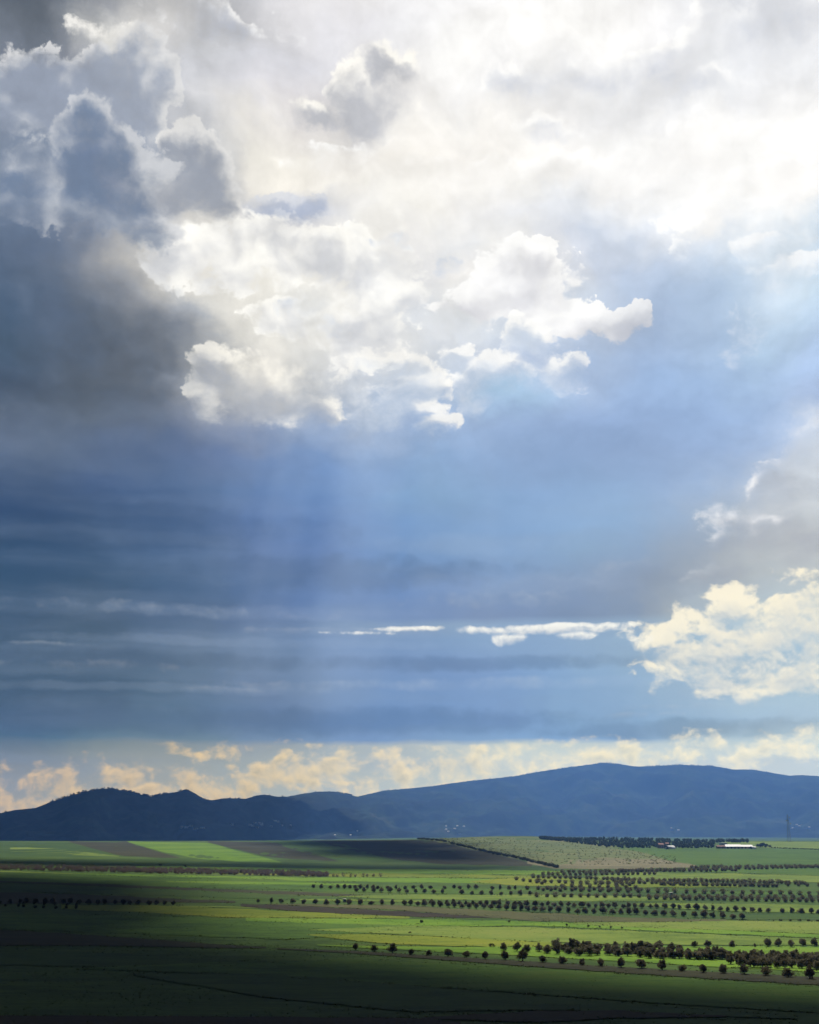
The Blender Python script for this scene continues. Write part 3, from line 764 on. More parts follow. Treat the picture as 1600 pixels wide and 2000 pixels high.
def crown_mesh(v, mat, name='crown'):
    r = np.random.default_rng(40 + v)
    nl = 7 + v % 4
    cs, rs = [], []
    for k in range(nl):
        t = 2 * math.pi * (k + r.random() * .7) / nl; q = .9 + .85 * r.random()
        cs.append((math.cos(t) * q, math.sin(t) * q, 1.25 + r.random() * 1.5)); rs.append((.6 + .75 * r.random(), .6 + .75 * r.random(), .7 + .6 * r.random()))
    for k in range(4):
        t = 2 * math.pi * (k + r.random() * .6) / 4; q = .5 + .4 * r.random()
        cs.append((math.cos(t) * q, math.sin(t) * q, 2.7 + r.random() * 1.1)); rs.append((.55 + .5 * r.random(), .55 + .5 * r.random(), .5 + .45 * r.random()))
    cs.append((0, 0, 1.9)); rs.append((1.7, 1.7, 1.5))
    V = leaf_quads(cs, rs, 110, 0.20, r=r)
    me = quads_obj(name, V, mat).data
    o = [x for x in COL.objects if x.data == me][0]
    bpy.data.objects.remove(o)
    return me
TRUNKS = [trunk_mesh(v) for v in range(4)]
CROWNS = [crown_mesh(v, M['olive']) for v in range(8)]
ORD = 'first second third fourth fifth sixth seventh eighth ninth tenth eleventh twelfth thirteenth fourteenth fifteenth sixteenth seventeenth eighteenth nineteenth twentieth'.split()
def ordinal(n):
    if n <= 20: return ORD[n - 1]
    t = {2: 'twenty', 3: 'thirty', 4: 'forty', 5: 'fifty'}[n // 10]
    return {2: 'twentieth', 3: 'thirtieth', 4: 'fortieth', 5: 'fiftieth'}[n // 10] if n % 10 == 0 else t + '-' + ORD[n % 10 - 1]
n_tree = 0
def olive(x, y, s, label, group, sz=1.0):
    global n_tree
    p = on_ground(x, y)
    v = random.randrange(8)
    root = empty('olive_tree', p, random.uniform(0, 6.28))
    s *= 1.1
    root.scale = (s * random.uniform(.8, 1.22), s * random.uniform(.8, 1.22), s * sz * random.uniform(.82, 1.16))
    root.rotation_euler = (random.gauss(0, .07), random.gauss(0, .07), random.uniform(0, 6.28))
    for nm, me in (('trunk', TRUNKS[v % 4]), ('crown', CROWNS[v])):
        c = bpy.data.objects.new(nm, me); COL.objects.link(c); c.parent = root
    tag(root, label, 'tree', group)
    n_tree += 1
def lerp_pts(a, b, n, jx=1.5, jy=0.5):
    return [(a[0] + (b[0] - a[0]) * i / max(1, n - 1) + random.uniform(-jx, jx), a[1] + (b[1] - a[1]) * i / max(1, n - 1) + random.uniform(-jy, jy)) for i in range(n)]

# the single row along the dark track
ROW_A = [(694, 1856, .8), (731, 1859, .95), (767, 1862, 1.15), (803, 1866, .85), (838, 1867, .8), (875, 1869, 1.0), (911, 1871, .85), (948, 1874, .9), (987, 1876, 1.0), (1021, 1878, 1.15), (1060, 1881, .95), (1099, 1883, .95), (1137, 1886, .8), (1174, 1888, .85),
 (1214, 1891, 1.05), (1253, 1893, 1.0), (1294, 1896, 1.25), (1333, 1898, .85), (1374, 1901, .95), (1413, 1903, .95), (1455, 1904, 1.15), (1496, 1907, 1.1), (1540, 1910, 1.05), (1582, 1913, 1.3)]
for i, (x, y, s) in enumerate(ROW_A):
    olive(x, y, s, '%s olive tree from the left in the single row along the brown track' % ordinal(i + 1), 'single row of olive trees along the brown track')
# spaced trees at the far edge of the bright field, right
BACK = [(1357, 1851, .95), (1383, 1850, 1.0), (1429, 1850, .95), (1475, 1851, .45), (1500, 1850, 1.0), (1521, 1850, .95), (1546, 1851, .95), (1569, 1849, .95), (1592, 1849, 1.0)]
for i, (x, y, s) in enumerate(BACK):
    olive(x, y, s, '%s olive tree from the left in the spaced row behind the big dark grove' % ordinal(i + 1), 'spaced olive trees behind the dark grove')
# big grove on the right, rows running away to the right
GROVE = []
for a, b, n in (((987, 1858), (1072, 1862), 5), ((1090, 1858), (1285, 1856), 13), ((1072, 1864), (1330, 1864), 15), ((1135, 1867), (1420, 1872), 17), ((1250, 1872), (1520, 1878), 18),
                ((1345, 1874), (1605, 1879), 17), ((1430, 1884), (1620, 1888), 14), ((1455, 1890), (1615, 1895), 11), ((1520, 1882), (1640, 1884), 9), ((1090, 1855), (1150, 1853), 4)):
    GROVE += lerp_pts(a, b, n, 4, 1.0)
for i, (x, y) in enumerate(GROVE):
    olive(x, y, random.uniform(.95, 1.3), '%s olive tree from the left at the open left end of the dark grove' % ordinal(i + 1) if i < 5 else 'olive tree in the dense dark grove at the right of the bright field', 'olive trees of the dense dark grove')
# middle row: single trees, then a double row
ROW_C = [(505, 1763, .6), (530, 1764, .95), (549, 1764, .85), (572, 1765, .95), (594, 1766, .9), (616, 1766, 1.0), (638, 1768, .95), (660, 1768, .95), (682, 1767, .95), (704, 1768, .95), (725, 1768, .9), (746, 1768, .95), (767, 1768, 1.0), (790, 1769, .9)]
for i, (x, y, s) in enumerate(ROW_C):
    olive(x, y, s, '%s olive tree from the left in the row beside the red-brown ploughed strip' % ordinal(i + 1), 'olive row beside the red-brown ploughed strip')
MID1 = lerp_pts((803, 1769), (1060, 1781), 19, 1.5, .6) + lerp_pts((1076, 1782), (1230, 1787), 10, 1.5, .6) + [(x, 1787 + (x - 1230) / 22.0 * .9, ) for x in (1243, 1262, 1279, 1297, 1315, 1335, 1358, 1375, 1393, 1412, 1433, 1451)]
for i, (x, y) in enumerate(MID1):
    olive(x, y, random.uniform(.95, 1.15), '%s olive tree from the left in the front row of the long middle orchard' % ordinal(i + 1), 'front row of the long middle orchard')
MID2 = lerp_pts((845, 1767), (1230, 1774), 30, 2, .8) + lerp_pts((1240, 1774), (1360, 1777), 9, 2, .6) + lerp_pts((1362, 1778), (1500, 1783), 10, 2, .6) + [(1529, 1784), (1548, 1784), (1565, 1785), (1585, 1785), (1600, 1786)]
for x, y in MID2:
    olive(x, y, random.uniform(.8, 1.05), 'olive tree behind the front row of the long middle orchard', 'olive trees behind the front middle row')
LEFT = lerp_pts((20, 1764), (340, 1769), 20, 3, .6)
for i, (x, y) in enumerate(LEFT):
    olive(x, y, random.uniform(.8, 1.0), '%s olive tree from the left in the shaded row on dark soil' % ordinal(i + 1), 'shaded olive row on the dark soil at the left')
ROW_D = lerp_pts((611, 1735), (645, 1736), 3, 1, .2) + lerp_pts((660, 1736), (740, 1737), 8, 1.5, .4) + lerp_pts((757, 1737), (840, 1737), 6, 1, .3) + [(868, 1737), (887, 1736), (898, 1737), (915, 1737), (930, 1737), (962, 1738), (977, 1738), (995, 1738), (1007, 1738), (1030, 1738)]
for i, (x, y) in enumerate(ROW_D):
    olive(x, y, random.uniform(.75, .95), '%s olive tree from the left in the far green row above the dark strip' % ordinal(i + 1), 'far olive row above the dark green strip')
ROW_D2 = lerp_pts((695, 1742), (830, 1745), 9, 1.5, .3) + [(848, 1746), (864, 1746), (902, 1747), (922, 1748), (941, 1748), (960, 1748), (979, 1749), (998, 1749), (1016, 1749), (1036, 1749)] 
for i, (x, y) in enumerate(ROW_D2):
    olive(x, y, random.uniform(.8, 1.0), '%s olive tree from the left in the lower of the paired far rows' % ordinal(i + 1), 'lower of the paired far olive rows')

# orchards farther off: rows too many to count, one mass of small trees
def far_orchard(name, pts, mat, label, h=4.6, per=130, rad=2.9, size=.40, cat='orchard'):
    C, R = [], []
    for x, y in pts:
        p = on_ground(x, y)
        k = random.uniform(.8, 1.15)
        for q in range(3):
            C.append((p.x + random.uniform(-.8, .8) * k, p.y + random.uniform(-.8, .8) * k, p.z + (h * .47 + random.uniform(-.3, .4)) * k)); R.append((rad * k * .8, rad * k * .8, h * .42 * k))
        C.append((p.x, p.y, p.z + 1.0)); R.append((rad * k * .55, rad * k * .55, .9 * k))
    o = quads_obj(name, leaf_quads(C, R, per // 2, size), mat)
    return tag(o, label, cat, kind='stuff')
FAR = []
for a, b, n in (((1050, 1752), (1600, 1757), 34), ((1270, 1757), (1600, 1763), 26), ((1060, 1741), (1600, 1749), 30), ((1050, 1738), (1250, 1741), 12),
                ((1010, 1720), (1060, 1728), 5), ((1050, 1724), (1230, 1731), 14), ((1040, 1715), (1240, 1721), 20), ((1060, 1711), (1280, 1709), 22), ((1100, 1706), (1440, 1702), 34), ((1210, 1704), (1600, 1696), 44),
                ((1180, 1727), (1330, 1727), 14), ((1300, 1722), (1570, 1728), 32), ((1290, 1730), (1520, 1733), 26), ((1200, 1722), (1290, 1723), 8), ((1540, 1731), (1600, 1733), 4), ((1350, 1697), (1640, 1694), 34),
                ((1100, 1734), (1240, 1737), 9)):
    FAR += lerp_pts(a, b, n, 2.5, .5)
far_orchard('olive_orchard', FAR, M['olive'], 'many small far olive trees in rows across the right fields')
LEFT2 = lerp_pts((0, 1765), (150, 1770), 8, 3, .6) + lerp_pts((10, 1771), (150, 1776), 8, 5, 1)
far_orchard('young_orchard', LEFT2, M['hedge'], 'low dark bushes below the shaded olive row at the left edge', h=2.4, rad=1.2, size=.3)
# the long mauve belt of bare fruit trees, left
BELT = []
for i in range(900):
    x = random.uniform(-120, 640); f = random.random()
    BELT.append((x, 1692 + (x / 740.0) * 16 + f * 8))
BELT += lerp_pts((640, 1713), (742, 1713), 10, 4, .6)
far_orchard('fruit_orchard', BELT, M['blossom'], 'long mauve-grey belt of bare fruit trees across the left fields', h=4.6, per=46, rad=2.5, size=.36)
# hedgerow running down the hill pasture
HEDGE = []
for i in range(230):
    f = random.random(); x = 815 + 275 * f
    yy = np.interp(x, [815, 860, 920, 960, 1010, 1050, 1090], [1638, 1642, 1657, 1667, 1676, 1686, 1695])
    HEDGE.append((x, yy + random.uniform(-.5, 1.4)))
far_orchard('hedgerow', HEDGE, M['hedge'], 'dark hedgerow slanting down the edge of the pale hill pasture', h=3.8, per=50, rad=2.6, size=.45, cat='hedge')
SC = [(random.uniform(860, 1320), 0) for _ in range(600)]
SCR = []
for x, _ in SC:
    t = float(np.interp(x, [860, 1080, 1320], [1637, 1639, 1674])); b = float(np.interp(x, [860, 960, 1080, 1320], [1640, 1662, 1692, 1688]))
    SCR.append((x, random.uniform(t, b)))
far_orchard('pasture_scrub', SCR, M['pastureleaf'], 'low scrub bushes scattered over the pale hill pasture', h=.8, per=20, rad=1.6, size=.26, cat='scrub')
# grove behind the farm
WOOD = []
for i in range(560):
    x = random.uniform(1055, 1395)
    t = float(np.interp(x, [1055, 1130, 1200, 1300, 1395], [1637, 1638, 1638, 1639, 1642])); b = float(np.interp(x, [1055, 1130, 1200, 1300, 1395], [1639, 1648, 1657, 1657, 1657]))
    WOOD.append((x, random.uniform(t + 1.5, b)))
for i in range(60):
    WOOD.append((random.uniform(1400, 1462), random.uniform(1643, 1646)))
far_orchard('grove', WOOD, M['wood'], 'dark green tree grove on the skyline behind the white farm buildings', h=6.5, per=44, rad=3.4, size=.8, cat='grove')

def bush(x, y, h, w, label, group=None, mat='hedge', name='shrub', cat='shrub', n=130):
    p = on_ground(x, y)
    root = empty(name, p)
    cs = [(random.uniform(-.4, .4) * w, random.uniform(-.4, .4) * w, h * random.uniform(.4, .7)) for _ in range(5)]
    V = leaf_quads(cs, [(w * .36, w * .36, h * .32)] * 5, n // 5, min(w, h) * .13)
    quads_obj('foliage', V, M[mat], root)
    tr = leaf_quads([(0, 0, h * .22)], [(w * .05, w * .05, h * .22)], 14, w * .07)
    quads_obj('stem', tr, M['bark'], root)
    return tag(root, label, cat, group)
for k, (x, y, s) in enumerate([(1483, 1656, 7), (1490, 1655, 8), (1497, 1656, 7), (1504, 1656, 5)]):
    bush(x, y, s, s, '%s tree from the left in the small clump right of the farm' % ordinal(k + 1), 'clump of trees right of the farm', 'wood', 'tree', 'tree', 200)
far_orchard('field_hedge', lerp_pts((1506, 1656.5), (1605, 1660.5), 44, 2, .3), M['hedge'], 'thin dark hedge line leading right from the farm clump', h=1.8, rad=1.2, size=.4, per=30, cat='hedge')
bush(823, 1803, 2.4, 2.6, 'dark round shrub alone above the pale green field')
bush(801, 1824, 1.4, 1.8, 'tiny dark shrub on the edge of the yellow-green field')
bush(961, 1851, 2.4, 3.0, 'small leaning bush left of the dark olive grove')
for k, x in enumerate((995, 1107, 1150, 1172, 1194, 1215)):
    bush(x, 1803 + (x - 995) * .055, 1.9, 1.6, '%s little dark bush from the left along the ditch in the pale field' % ordinal(k + 1), 'bushes along the ditch')
for k, x in enumerate((1525, 1544, 1562, 1580, 1598)):
    bush(x, 1800 + (x - 1525) * .01, 1.8, 2.0, '%s small bush from the left at the far edge of the right pale field' % ordinal(k + 1), 'bushes at the far edge of the pale field')
for k, (x, y) in enumerate([(362, 1694.5), (313, 1692)]):
    bush(x, y, 3.2, 3.0, ('dark bush standing above the mauve orchard belt', 'smaller bush left along the mauve orchard belt')[k])
# tufts of weeds along the field margins and coarse grass over the near fields
TC, TR = [], []
for nm, mt, pts in FIELDS:
    xs = [q[0] for q in pts]
    for e in (1, 2):
        ys = [q[e] for q in pts]
        if max(ys) < 1700: continue
        for _ in range(int((min(xs[-1], 1640) - max(xs[0], -40)) * (.22 if mt != 'deep' else .14))):
            x = random.uniform(max(xs[0], -40), min(xs[-1], 1640)); y = float(np.interp(x, xs, ys)) + random.gauss(0, .7)
            if fb(x / 60.0, y / 9.0, 3.0, 3) < -0.05 or y < 1700: continue
            p = on_ground(x, y); k = random.uniform(.35, 1.0)
            TC.append((p.x, p.y, p.z + .3 * k)); TR.append((.9 * k, .6 * k, .45 * k))
o = quads_obj('margin_weeds', leaf_quads(TC, TR, 7, .28), M['scrubleaf'])
tag(o, 'coarse weeds along the margins of the fields', 'weeds', kind='stuff')
n = 26000
gx_ = rng.uniform(-420, 420, n); gy_ = rng.uniform(390, 960, n)
keep = np.abs(gx_ / gy_) < 0.36
nz_ = np.array([fb(a / 45.0, b / 70.0, 7.0, 4) for a, b in zip(gx_, gy_)])
keep &= nz_ + rng.normal(size=n) * .15 > 0.05
gx_, gy_ = gx_[keep], gy_[keep]
gzz = ground_z(gx_, gy_)
kk = rng.uniform(.4, 1.0, len(gx_))
o = quads_obj('grass_tufts', leaf_quads(np.stack([gx_, gy_, gzz + .25 * kk], 1), np.stack([.7 * kk, .5 * kk, .28 * kk], 1), 5, .2), M['tuft'])
tag(o, 'coarse grass tufts scattered over the near fields', 'grass', kind='stuff')
# shrubs along the mountain crests
C, R = [], []
for i in range(900):
    x = random.choice((random.uniform(100, 260), random.uniform(255, 330), random.uniform(1160, 1215), random.uniform(1262, 1392), random.uniform(660, 690), random.uniform(0, 1600), random.uniform(900, 1160)))
    a = float(np.interp(x, [c[0] for c in CREST], [c[1] for c in CREST]))
    p = mountain_point(x, a)
    k = random.uniform(2.0, 4.2) * (1.6 if 1262 < x < 1392 or 1165 < x < 1212 else 1.0)
    C.append((p.x + random.uniform(-4, 4), p.y + random.uniform(-25, 4), p.z - 1.0 + random.uniform(0, 1.0) * k)); R.append((k * 1.5, k * 1.5, k))
o = quads_obj('mountain_shrubs', leaf_quads(C, R, 26, 1.5), M['crest'])
tag(o, 'dark shrubs and trees lining the mountain crest', 'shrubs', kind='stuff')

# ------------------------------------------------------------------ buildings
M['white'] = plain('white sheeting', (.62, .60, .57), .5, .06)
M['plaster'] = plain('white plaster', (.70, .66, .60), .9, .08)
M['pink'] = plain('pink plaster', (.34, .23, .20), .9, .12)
M['tile'] = plain('roof tiles', (.22, .13, .10), .9, .15)
M['shade'] = plain('dark opening', (.03, .028, .025), .9, .1)
M['steel'] = plain('galvanised steel', (.30, .31, .33), .5, .1)
def box(name, x0, x1, y0, y1, z0, z1, mat, parent):
    v = [(x, y, z) for z in (z0, z1) for y in (y0, y1) for x in (x0, x1)]
    f = [(0, 2, 3, 1), (4, 5, 7, 6), (0, 1, 5, 4), (2, 6, 7, 3), (0, 4, 6, 2), (1, 3, 7, 5)]
    return mesh_obj(name, v, f, M[mat], parent)
def gable(name, x0, x1, y0, y1, z0, zr, mat, parent, over=.4, th=.25):
    ym = (y0 + y1) / 2; a, b = y0 - over, y1 + over; l, r = x0 - over, x1 + over
    v = []
    for x in (l, r):
        v += [(x, a, z0), (x, ym, zr), (x, b, z0), (x, b, z0 - th), (x, ym, zr - th), (x, a, z0 - th)]
    f = [(0, 6, 7, 1), (1, 7, 8, 2), (3, 9, 10, 4), (4, 10, 11, 5), (0, 5, 11, 6), (2, 8, 9, 3), (0, 1, 4, 5), (1, 2, 3, 4), (6, 11, 10, 7), (7, 10, 9, 8)]
    return mesh_obj(name, v, f, M[mat], parent)
def arch_tube(name, r, length, mat, parent, n=14, hscale=1.0, axis='x'):
    v, f = [], []
    for s in (0, 1):
        for rr in (r, r - .12):
            for k in range(n + 1):
                t = math.pi * k / n
                v.append(((s - .5) * length, rr * math.cos(t), rr * math.sin(t) * hscale))
    m = n + 1
    for k in range(n):
        f += [(k, k + 1, 2 * m + k + 1, 2 * m + k), (m + k, 3 * m + k, 3 * m + k + 1, m + k + 1), (k, m + k, m + k + 1, k + 1), (2 * m + k, 2 * m + k + 1, 3 * m + k + 1, 3 * m + k)]
    return mesh_obj(name, v, f, M[mat], parent, smooth=True)
def house(name, x, y, w, d, h, wall, roof, label, rz=0.0, flat=False, group=None, wins=2, cat='house', p=None):
    p = p or on_ground(x, y)
    root = empty(name, p, rz)
    box('wall', -w / 2, w / 2, -d / 2, d / 2, -.6, h, wall, root)
    if flat: box('roof', -w / 2 - .2, w / 2 + .2, -d / 2 - .2, d / 2 + .2, h + .003, h + .35, roof, root)
    else: gable('roof', -w / 2, w / 2, -d / 2, d / 2, h + .1, h + .1 + d * .3, roof, root)
    for k in range(wins):
        xx = -w / 2 + w * (k + .5) / wins
        box('window', xx - .55, xx + .55, -d / 2 - .04, -d / 2 + .1, h * .45, h * .45 + 1.2, 'shade', root)
    box('door', w * .08, w * .08 + 1.1, -d / 2 - .05, -d / 2 + .1, 0, 2.1, 'shade', root)
    return tag(root, label, cat, group)
# long white-roofed barns, two bays
p = on_ground(1432, 1657.5)
root = empty('barn', p, math.radians(-4))
box('wall', -13, 13, -6, 6, -.6, 3.2, 'pink', root); gable('roof', -13, 13, -6, 6, 3.3, 6.8, 'white', root)
for k in range(4): box('doorway', -11 + 6 * k, -8.4 + 6 * k, -6.06, -5.9, 0, 2.6, 'shade', root)
tag(root, 'long barn with bright white roof, left of the two joined barns', 'barn')
p = on_ground(1457, 1657.5)
root = empty('barn', p, math.radians(-4))
box('wall', -10.5, 10.5, -5.5, 5.5, -.6, 3.0, 'pink', root); gable('roof', -10.5, 10.5, -5.5, 5.5, 3.1, 6.2, 'white', root)
for k in range(3): box('doorway', -8.5 + 6 * k, -6 + 6 * k, -5.56, -5.4, 0, 2.6, 'shade', root)
tag(root, 'shorter white-roofed barn beside the longer barn', 'barn')
def tunnel(x, y, r, L, rz, label, hs=1.0):
    p = on_ground(x, y); root = empty('polytunnel', p, math.radians(rz))
    arch_tube('cover', r, L, 'white', root, hscale=hs)
    for s in (-1, 1):
        v = [(s * L / 2 * .98, (r - .15) * math.cos(math.pi * k / 12), (r - .15) * hs * math.sin(math.pi * k / 12)) for k in range(13)]
        e = mesh_obj('end_wall', v + [(a + s * .06, b, c) for a, b, c in v], [tuple(range(13)), tuple(range(25, 12, -1))] + [(k, k + 1, 14 + k, 13 + k) for k in range(12)], M['shade'], root)
    tag(root, label, 'polytunnel')
tunnel(1309, 1658.5, 5.6, 15, 28, 'white arched polytunnel standing before the pink farmhouse', 1.0)
tunnel(1471, 1658.2, 3.8, 9, 25, 'small white arched shelter at the right end of the barns', 1.1)
house('farmhouse', 1291, 1657, 9, 8, 6.0, 'pink', 'tile', 'pink farmhouse with dark windows beside the grove', .1)
house('farmhouse', 1303, 1655.5, 6, 6, 6.5, 'pink', 'tile', 'narrow pink house just right of the larger pink farmhouse', .1)
house('farmhouse', 1413, 1651.5, 13, 8, 4.5, 'plaster', 'plaster', 'white flat-roofed house on the rise behind the barns', 0, True)
house('shed', 1408, 1657.5, 14, 7, 3.2, 'pink', 'tile', 'low brown shed at the left end of the barns', 0, cat='shed')
house('shed', 1301, 1659, 3, 3, 2.2, 'white', 'white', 'tiny white hut left of the arched polytunnel', 0, True, cat='shed', wins=1)
house('hut', 673, 1762, 2.6, 2.6, 2.3, 'white', 'white', 'tiny white hut among the middle olive row', 0, True, cat='hut', wins=1)
house('hut', 1311, 1749.5, 2.4, 2.4, 2.2, 'white', 'white', 'tiny white hut in the far olive rows', 0, True, cat='hut', wins=1)
# white houses at the foot of the mountains
HAMLET = [(655, 1634, 'white cottage nearest the ridge, first of three under the mountain'), (684, 1635, 'white cottage, second of three under the mountain, standing low'), (697, 1627, 'white cottage set highest of three under the mountain')]
for x, y, lb in HAMLET:
    house('cottage', x, y, 7, 6, 4, 'plaster', 'white', lb, random.uniform(-.4, .4), p=mountain_point(x, y))
VILL = [(512, 26, 1616, 3, 14, 'below the saddle right of the twin peaks'), (375, 10, 1621, 1.5, 5, 'under the pointed peak'), (880, 14, 1618, 4, 7, 'left of the mountain top'), (1315, 8, 1624, 2, 5, 'above the pink farmhouse'), (1560, 16, 1619, 4, 8, 'beside the radio mast')]
for cx, dx, cy, dy, n, where in VILL:
    for _ in range(n):
        x, y = random.gauss(cx, dx), random.gauss(cy, dy)
        house('village_house', 0, 0, random.uniform(8, 15), 8, random.uniform(4, 6), 'plaster', 'plaster', 'small pale village house on the mountain side ' + where, random.uniform(-.5, .5), random.random() < .5, 'pale village houses ' + where, p=mountain_point(x, y))

# radio mast on the right
_a = math.radians(azel(1541, 1630)[0])
p = Vector((2640 * math.sin(_a), 2640 * math.cos(_a), 0)); p.z = gz(p.x, p.y)
mast = empty('radio_mast', p)
H = 54.0
def bar(verts, faces, a, b, r):
    a, b = Vector(a), Vector(b); ax = (b - a).normalized(); u = ax.orthogonal().normalized() * r; w = ax.cross(u).normalized() * r
    i = len(verts)
    for q in (a, b): verts += [q + u, q + w, q - u, q - w]
    for k in range(4): faces.append((i + k, i + (k + 1) % 4, i + 4 + (k + 1) % 4, i + 4 + k))
def half(z): return 2.6 * (1 - z / H) + .5
for sx in (-1, 1):
    for sy in (-1, 1):
        v, f = [], []
        bar(v, f, (sx * half(0), sy * half(0), -1), (sx * half(H), sy * half(H), H), .20)
        mesh_obj('leg', v, f, M['steel'], mast)
for k in range(12):
    z0, z1 = H * k / 12, H * (k + 1) / 12
    v, f = [], []
    for (ax, ay), (bx, by) in (((-1, -1), (1, -1)), ((1, -1), (1, 1)), ((1, 1), (-1, 1)), ((-1, 1), (-1, -1))):
        bar(v, f, (ax * half(z0), ay * half(z0), z0), (bx * half(z1), by * half(z1), z1), .09)
        bar(v, f, (bx * half(z0), by * half(z0), z0), (ax * half(z1), ay * half(z1), z1), .09)
        bar(v, f, (ax * half(z1), ay * half(z1), z1), (bx * half(z1), by * half(z1), z1), .09)
    mesh_obj('brace', v, f, M['steel'], mast)
for x, z in ((-3.2, 42), (4.2, 48), (4.6, 36)):
    v = [(x + 1.0 * math.cos(t) , -1.5 - yy, z + 1.3 * math.sin(t)) for yy in (0, .5) for t in np.linspace(0, 2 * math.pi, 12, endpoint=False)]
    f = [tuple(range(11, -1, -1)), tuple(range(12, 24))] + [(k, (k + 1) % 12, 12 + (k + 1) % 12, 12 + k) for k in range(12)]
    mesh_obj('antenna', v, f, M['white'], mast)
    v, f = [], []
    bar(v, f, (0, 0, z), (x, -1.4, z), .15); mesh_obj('bracket', v, f, M['steel'], mast)
tag(mast, 'tall lattice radio mast with white antennas against the blue mountain', 'mast')

# ------------------------------------------------------------------ clouds overhead, whose shade lies on the valley
def cloud_mat():
    def b(g, bs):
        n = g.noise(geo_pos(g), 0.002, 6, 0.6, dim='3D')
        g.put(bs.inputs['Base Color'], g.ramp(n, [(0, (.6, .62, .66)), (1, (.85, .86, .88))]))
    return material('cloud vapour', b, 1.0, 0.0)
M['cloud'] = cloud_mat()
ALT = 14000.0
def pt_in(poly, x, y):
    c = False; j = len(poly) - 1
    for i in range(len(poly)):
        xi, yi = poly[i]; xj, yj = poly[j]
        if (yi > y) != (yj > y) and x < (xj - xi) * (y - yi) / (yj - yi) + xi: c = not c
        j = i
    return c
def seg_dist(poly, x, y):
    P = np.asarray(poly, float); Q = np.roll(P, -1, 0); d = Q - P
    t = np.clip(((x - P[:, 0]) * d[:, 0] + (y - P[:, 1]) * d[:, 1]) / np.maximum((d ** 2).sum(1), 1e-6), 0, 1)
    return float(np.sqrt(((P[:, 0] + t * d[:, 0] - x) ** 2 + (P[:, 1] + t * d[:, 1] - y) ** 2).min()))
def cloud(label, ground_poly, cell, thick, rag):
    """a lens of vapour whose outline, carried along the sunbeams, covers ground_poly"""
    k = ALT / SUN_DIR.z
    sx, sy = SUN_DIR.x * k, SUN_DIR.y * k
    xs = [p[0] for p in ground_poly]; ys = [p[1] for p in ground_poly]
    nx = int((max(xs) - min(xs) + 4 * rag) / cell) + 2; ny = int((max(ys) - min(ys) + 4 * rag) / cell) + 2
    T = np.zeros((nx, ny))
    for i in range(nx):
        for j in range(ny):
            x = min(xs) - 2 * rag + i * cell; y = min(ys) - 2 * rag + j * cell
            d = seg_dist(ground_poly, x, y) * (1 if pt_in(ground_poly, x, y) else -1)
            d += rag * 1.6 * fb(x / (rag * 4), y / (rag * 4), 2.0, 4)
            T[i, j] = d
    V, F, idx = [], [], {}
    for i in range(nx):
        for j in range(ny):
            x = min(xs) - 2 * rag + i * cell; y = min(ys) - 2 * rag + j * cell
            e = max(0.0, T[i, j]); h = thick * (1 - math.exp(-e / (rag * 2 + 1)))
            bump = 1 + .5 * fb(x / 500.0, y / 500.0, 9.0, 4)
            for s in (0, 1):
                idx[i, j, s] = len(V)
                V.append((x + sx, y + sy, ALT + (.25 * h * bump + 1 if s else -.08 * h - 1)))
    inside = lambda i, j: T[i, j] > 0
    cells = {(i, j) for i in range(nx - 1) for j in range(ny - 1) if sum(inside(a, b) for a in (i, i + 1) for b in (j, j + 1)) >= 2}
    for i, j in cells:
        F.append((idx[i, j, 1], idx[i + 1, j, 1], idx[i + 1, j + 1, 1], idx[i, j + 1, 1]))
        F.append((idx[i, j, 0], idx[i, j + 1, 0], idx[i + 1, j + 1, 0], idx[i + 1, j, 0]))
        for (di, dj), (a, b) in (((0, -1), ((i, j), (i + 1, j))), ((1, 0), ((i + 1, j), (i + 1, j + 1))), ((0, 1), ((i + 1, j + 1), (i, j + 1))), ((-1, 0), ((i, j + 1), (i, j)))):
            if (i + di, j + dj) not in cells:
                F.append((idx[a[0], a[1], 0], idx[b[0], b[1], 0], idx[b[0], b[1], 1], idx[a[0], a[1], 1]))
    o = mesh_obj('cloud', V, F, M['cloud'], smooth=True)
    return tag(o, label, 'cloud', 'storm clouds overhead')
def gp(*pts): return [tuple(on_ground(x, y)[:2]) for x, y in pts]
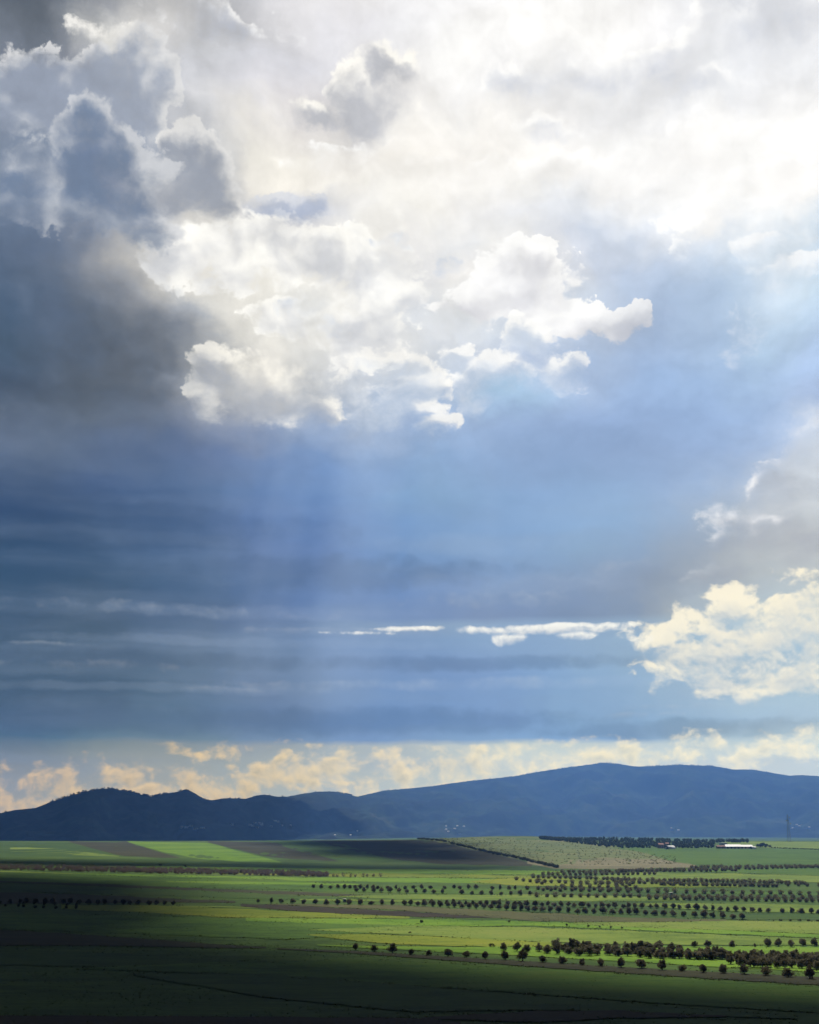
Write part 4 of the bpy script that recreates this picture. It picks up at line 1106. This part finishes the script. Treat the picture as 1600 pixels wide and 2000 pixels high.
near = gp((-250, 1798), (250, 1803), (520, 1822), (700, 1850), (900, 1868), (1150, 1888), (1400, 1906), (1650, 1922))
near = [(-3500, near[0][1] + 30)] + near + [(3500, near[-1][1]), (3500, -2500), (-3500, -2500)]
cloud('storm cloud over the near fields, its shade on the dark foreground', near, 70, 1500, 35)
left = gp((330, 1796), (470, 1780), (430, 1762), (390, 1742), (270, 1718), (100, 1705), (-250, 1699))
left = left + [(-3000, left[-1][1]), (-3000, left[0][1] - 60)]
cloud('storm cloud whose shade darkens the left fields', left, 50, 900, 30)
farl = gp((-200, 1676), (250, 1681), (600, 1687), (1000, 1692), (1150, 1696), (1000, 1699), (600, 1697), (250, 1691), (-200, 1689))
cloud('narrow cloud shading the far dark green strip', farl, 40, 400, 18)
ridge = gp((560, 1641), (820, 1641), (980, 1668), (1010, 1686), (800, 1684), (640, 1672))
cloud('small cloud shading the brown far slope', ridge, 50, 500, 30)
mtn = [(-9000, 3300), (-650, 3300), (-520, 4200), (-350, 6800), (-9000, 6300)]
cloud('great storm cloud whose shade darkens the left mountain', mtn, 220, 1500, 120)

# ------------------------------------------------------------------ the air
def haze_box():
    x0, x1, y0, y1, z0, z1 = -9500, 9500, -4500, 15000, -130, 850
    v = [(x, y, z) for z in (z0, z1) for y in (y0, y1) for x in (x0, x1)]
    f = [(0, 2, 3, 1), (4, 5, 7, 6), (0, 1, 5, 4), (2, 6, 7, 3), (0, 4, 6, 2), (1, 3, 7, 5)]
    m = bpy.data.materials.new('valley air'); m.use_nodes = True
    nt = m.node_tree; nt.nodes.clear()
    pv = nt.nodes.new('ShaderNodeVolumePrincipled')
    pv.inputs['Color'].default_value = HAZE_COLOR + (1,)
    pv.inputs['Density'].default_value = HAZE_DENSITY
    pv.inputs['Anisotropy'].default_value = 0.0
    out = nt.nodes.new('ShaderNodeOutputMaterial')
    nt.links.new(pv.outputs[0], out.inputs['Volume'])
    o = mesh_obj('haze', v, f, m)
    return tag(o, kind='stuff')
haze_box()
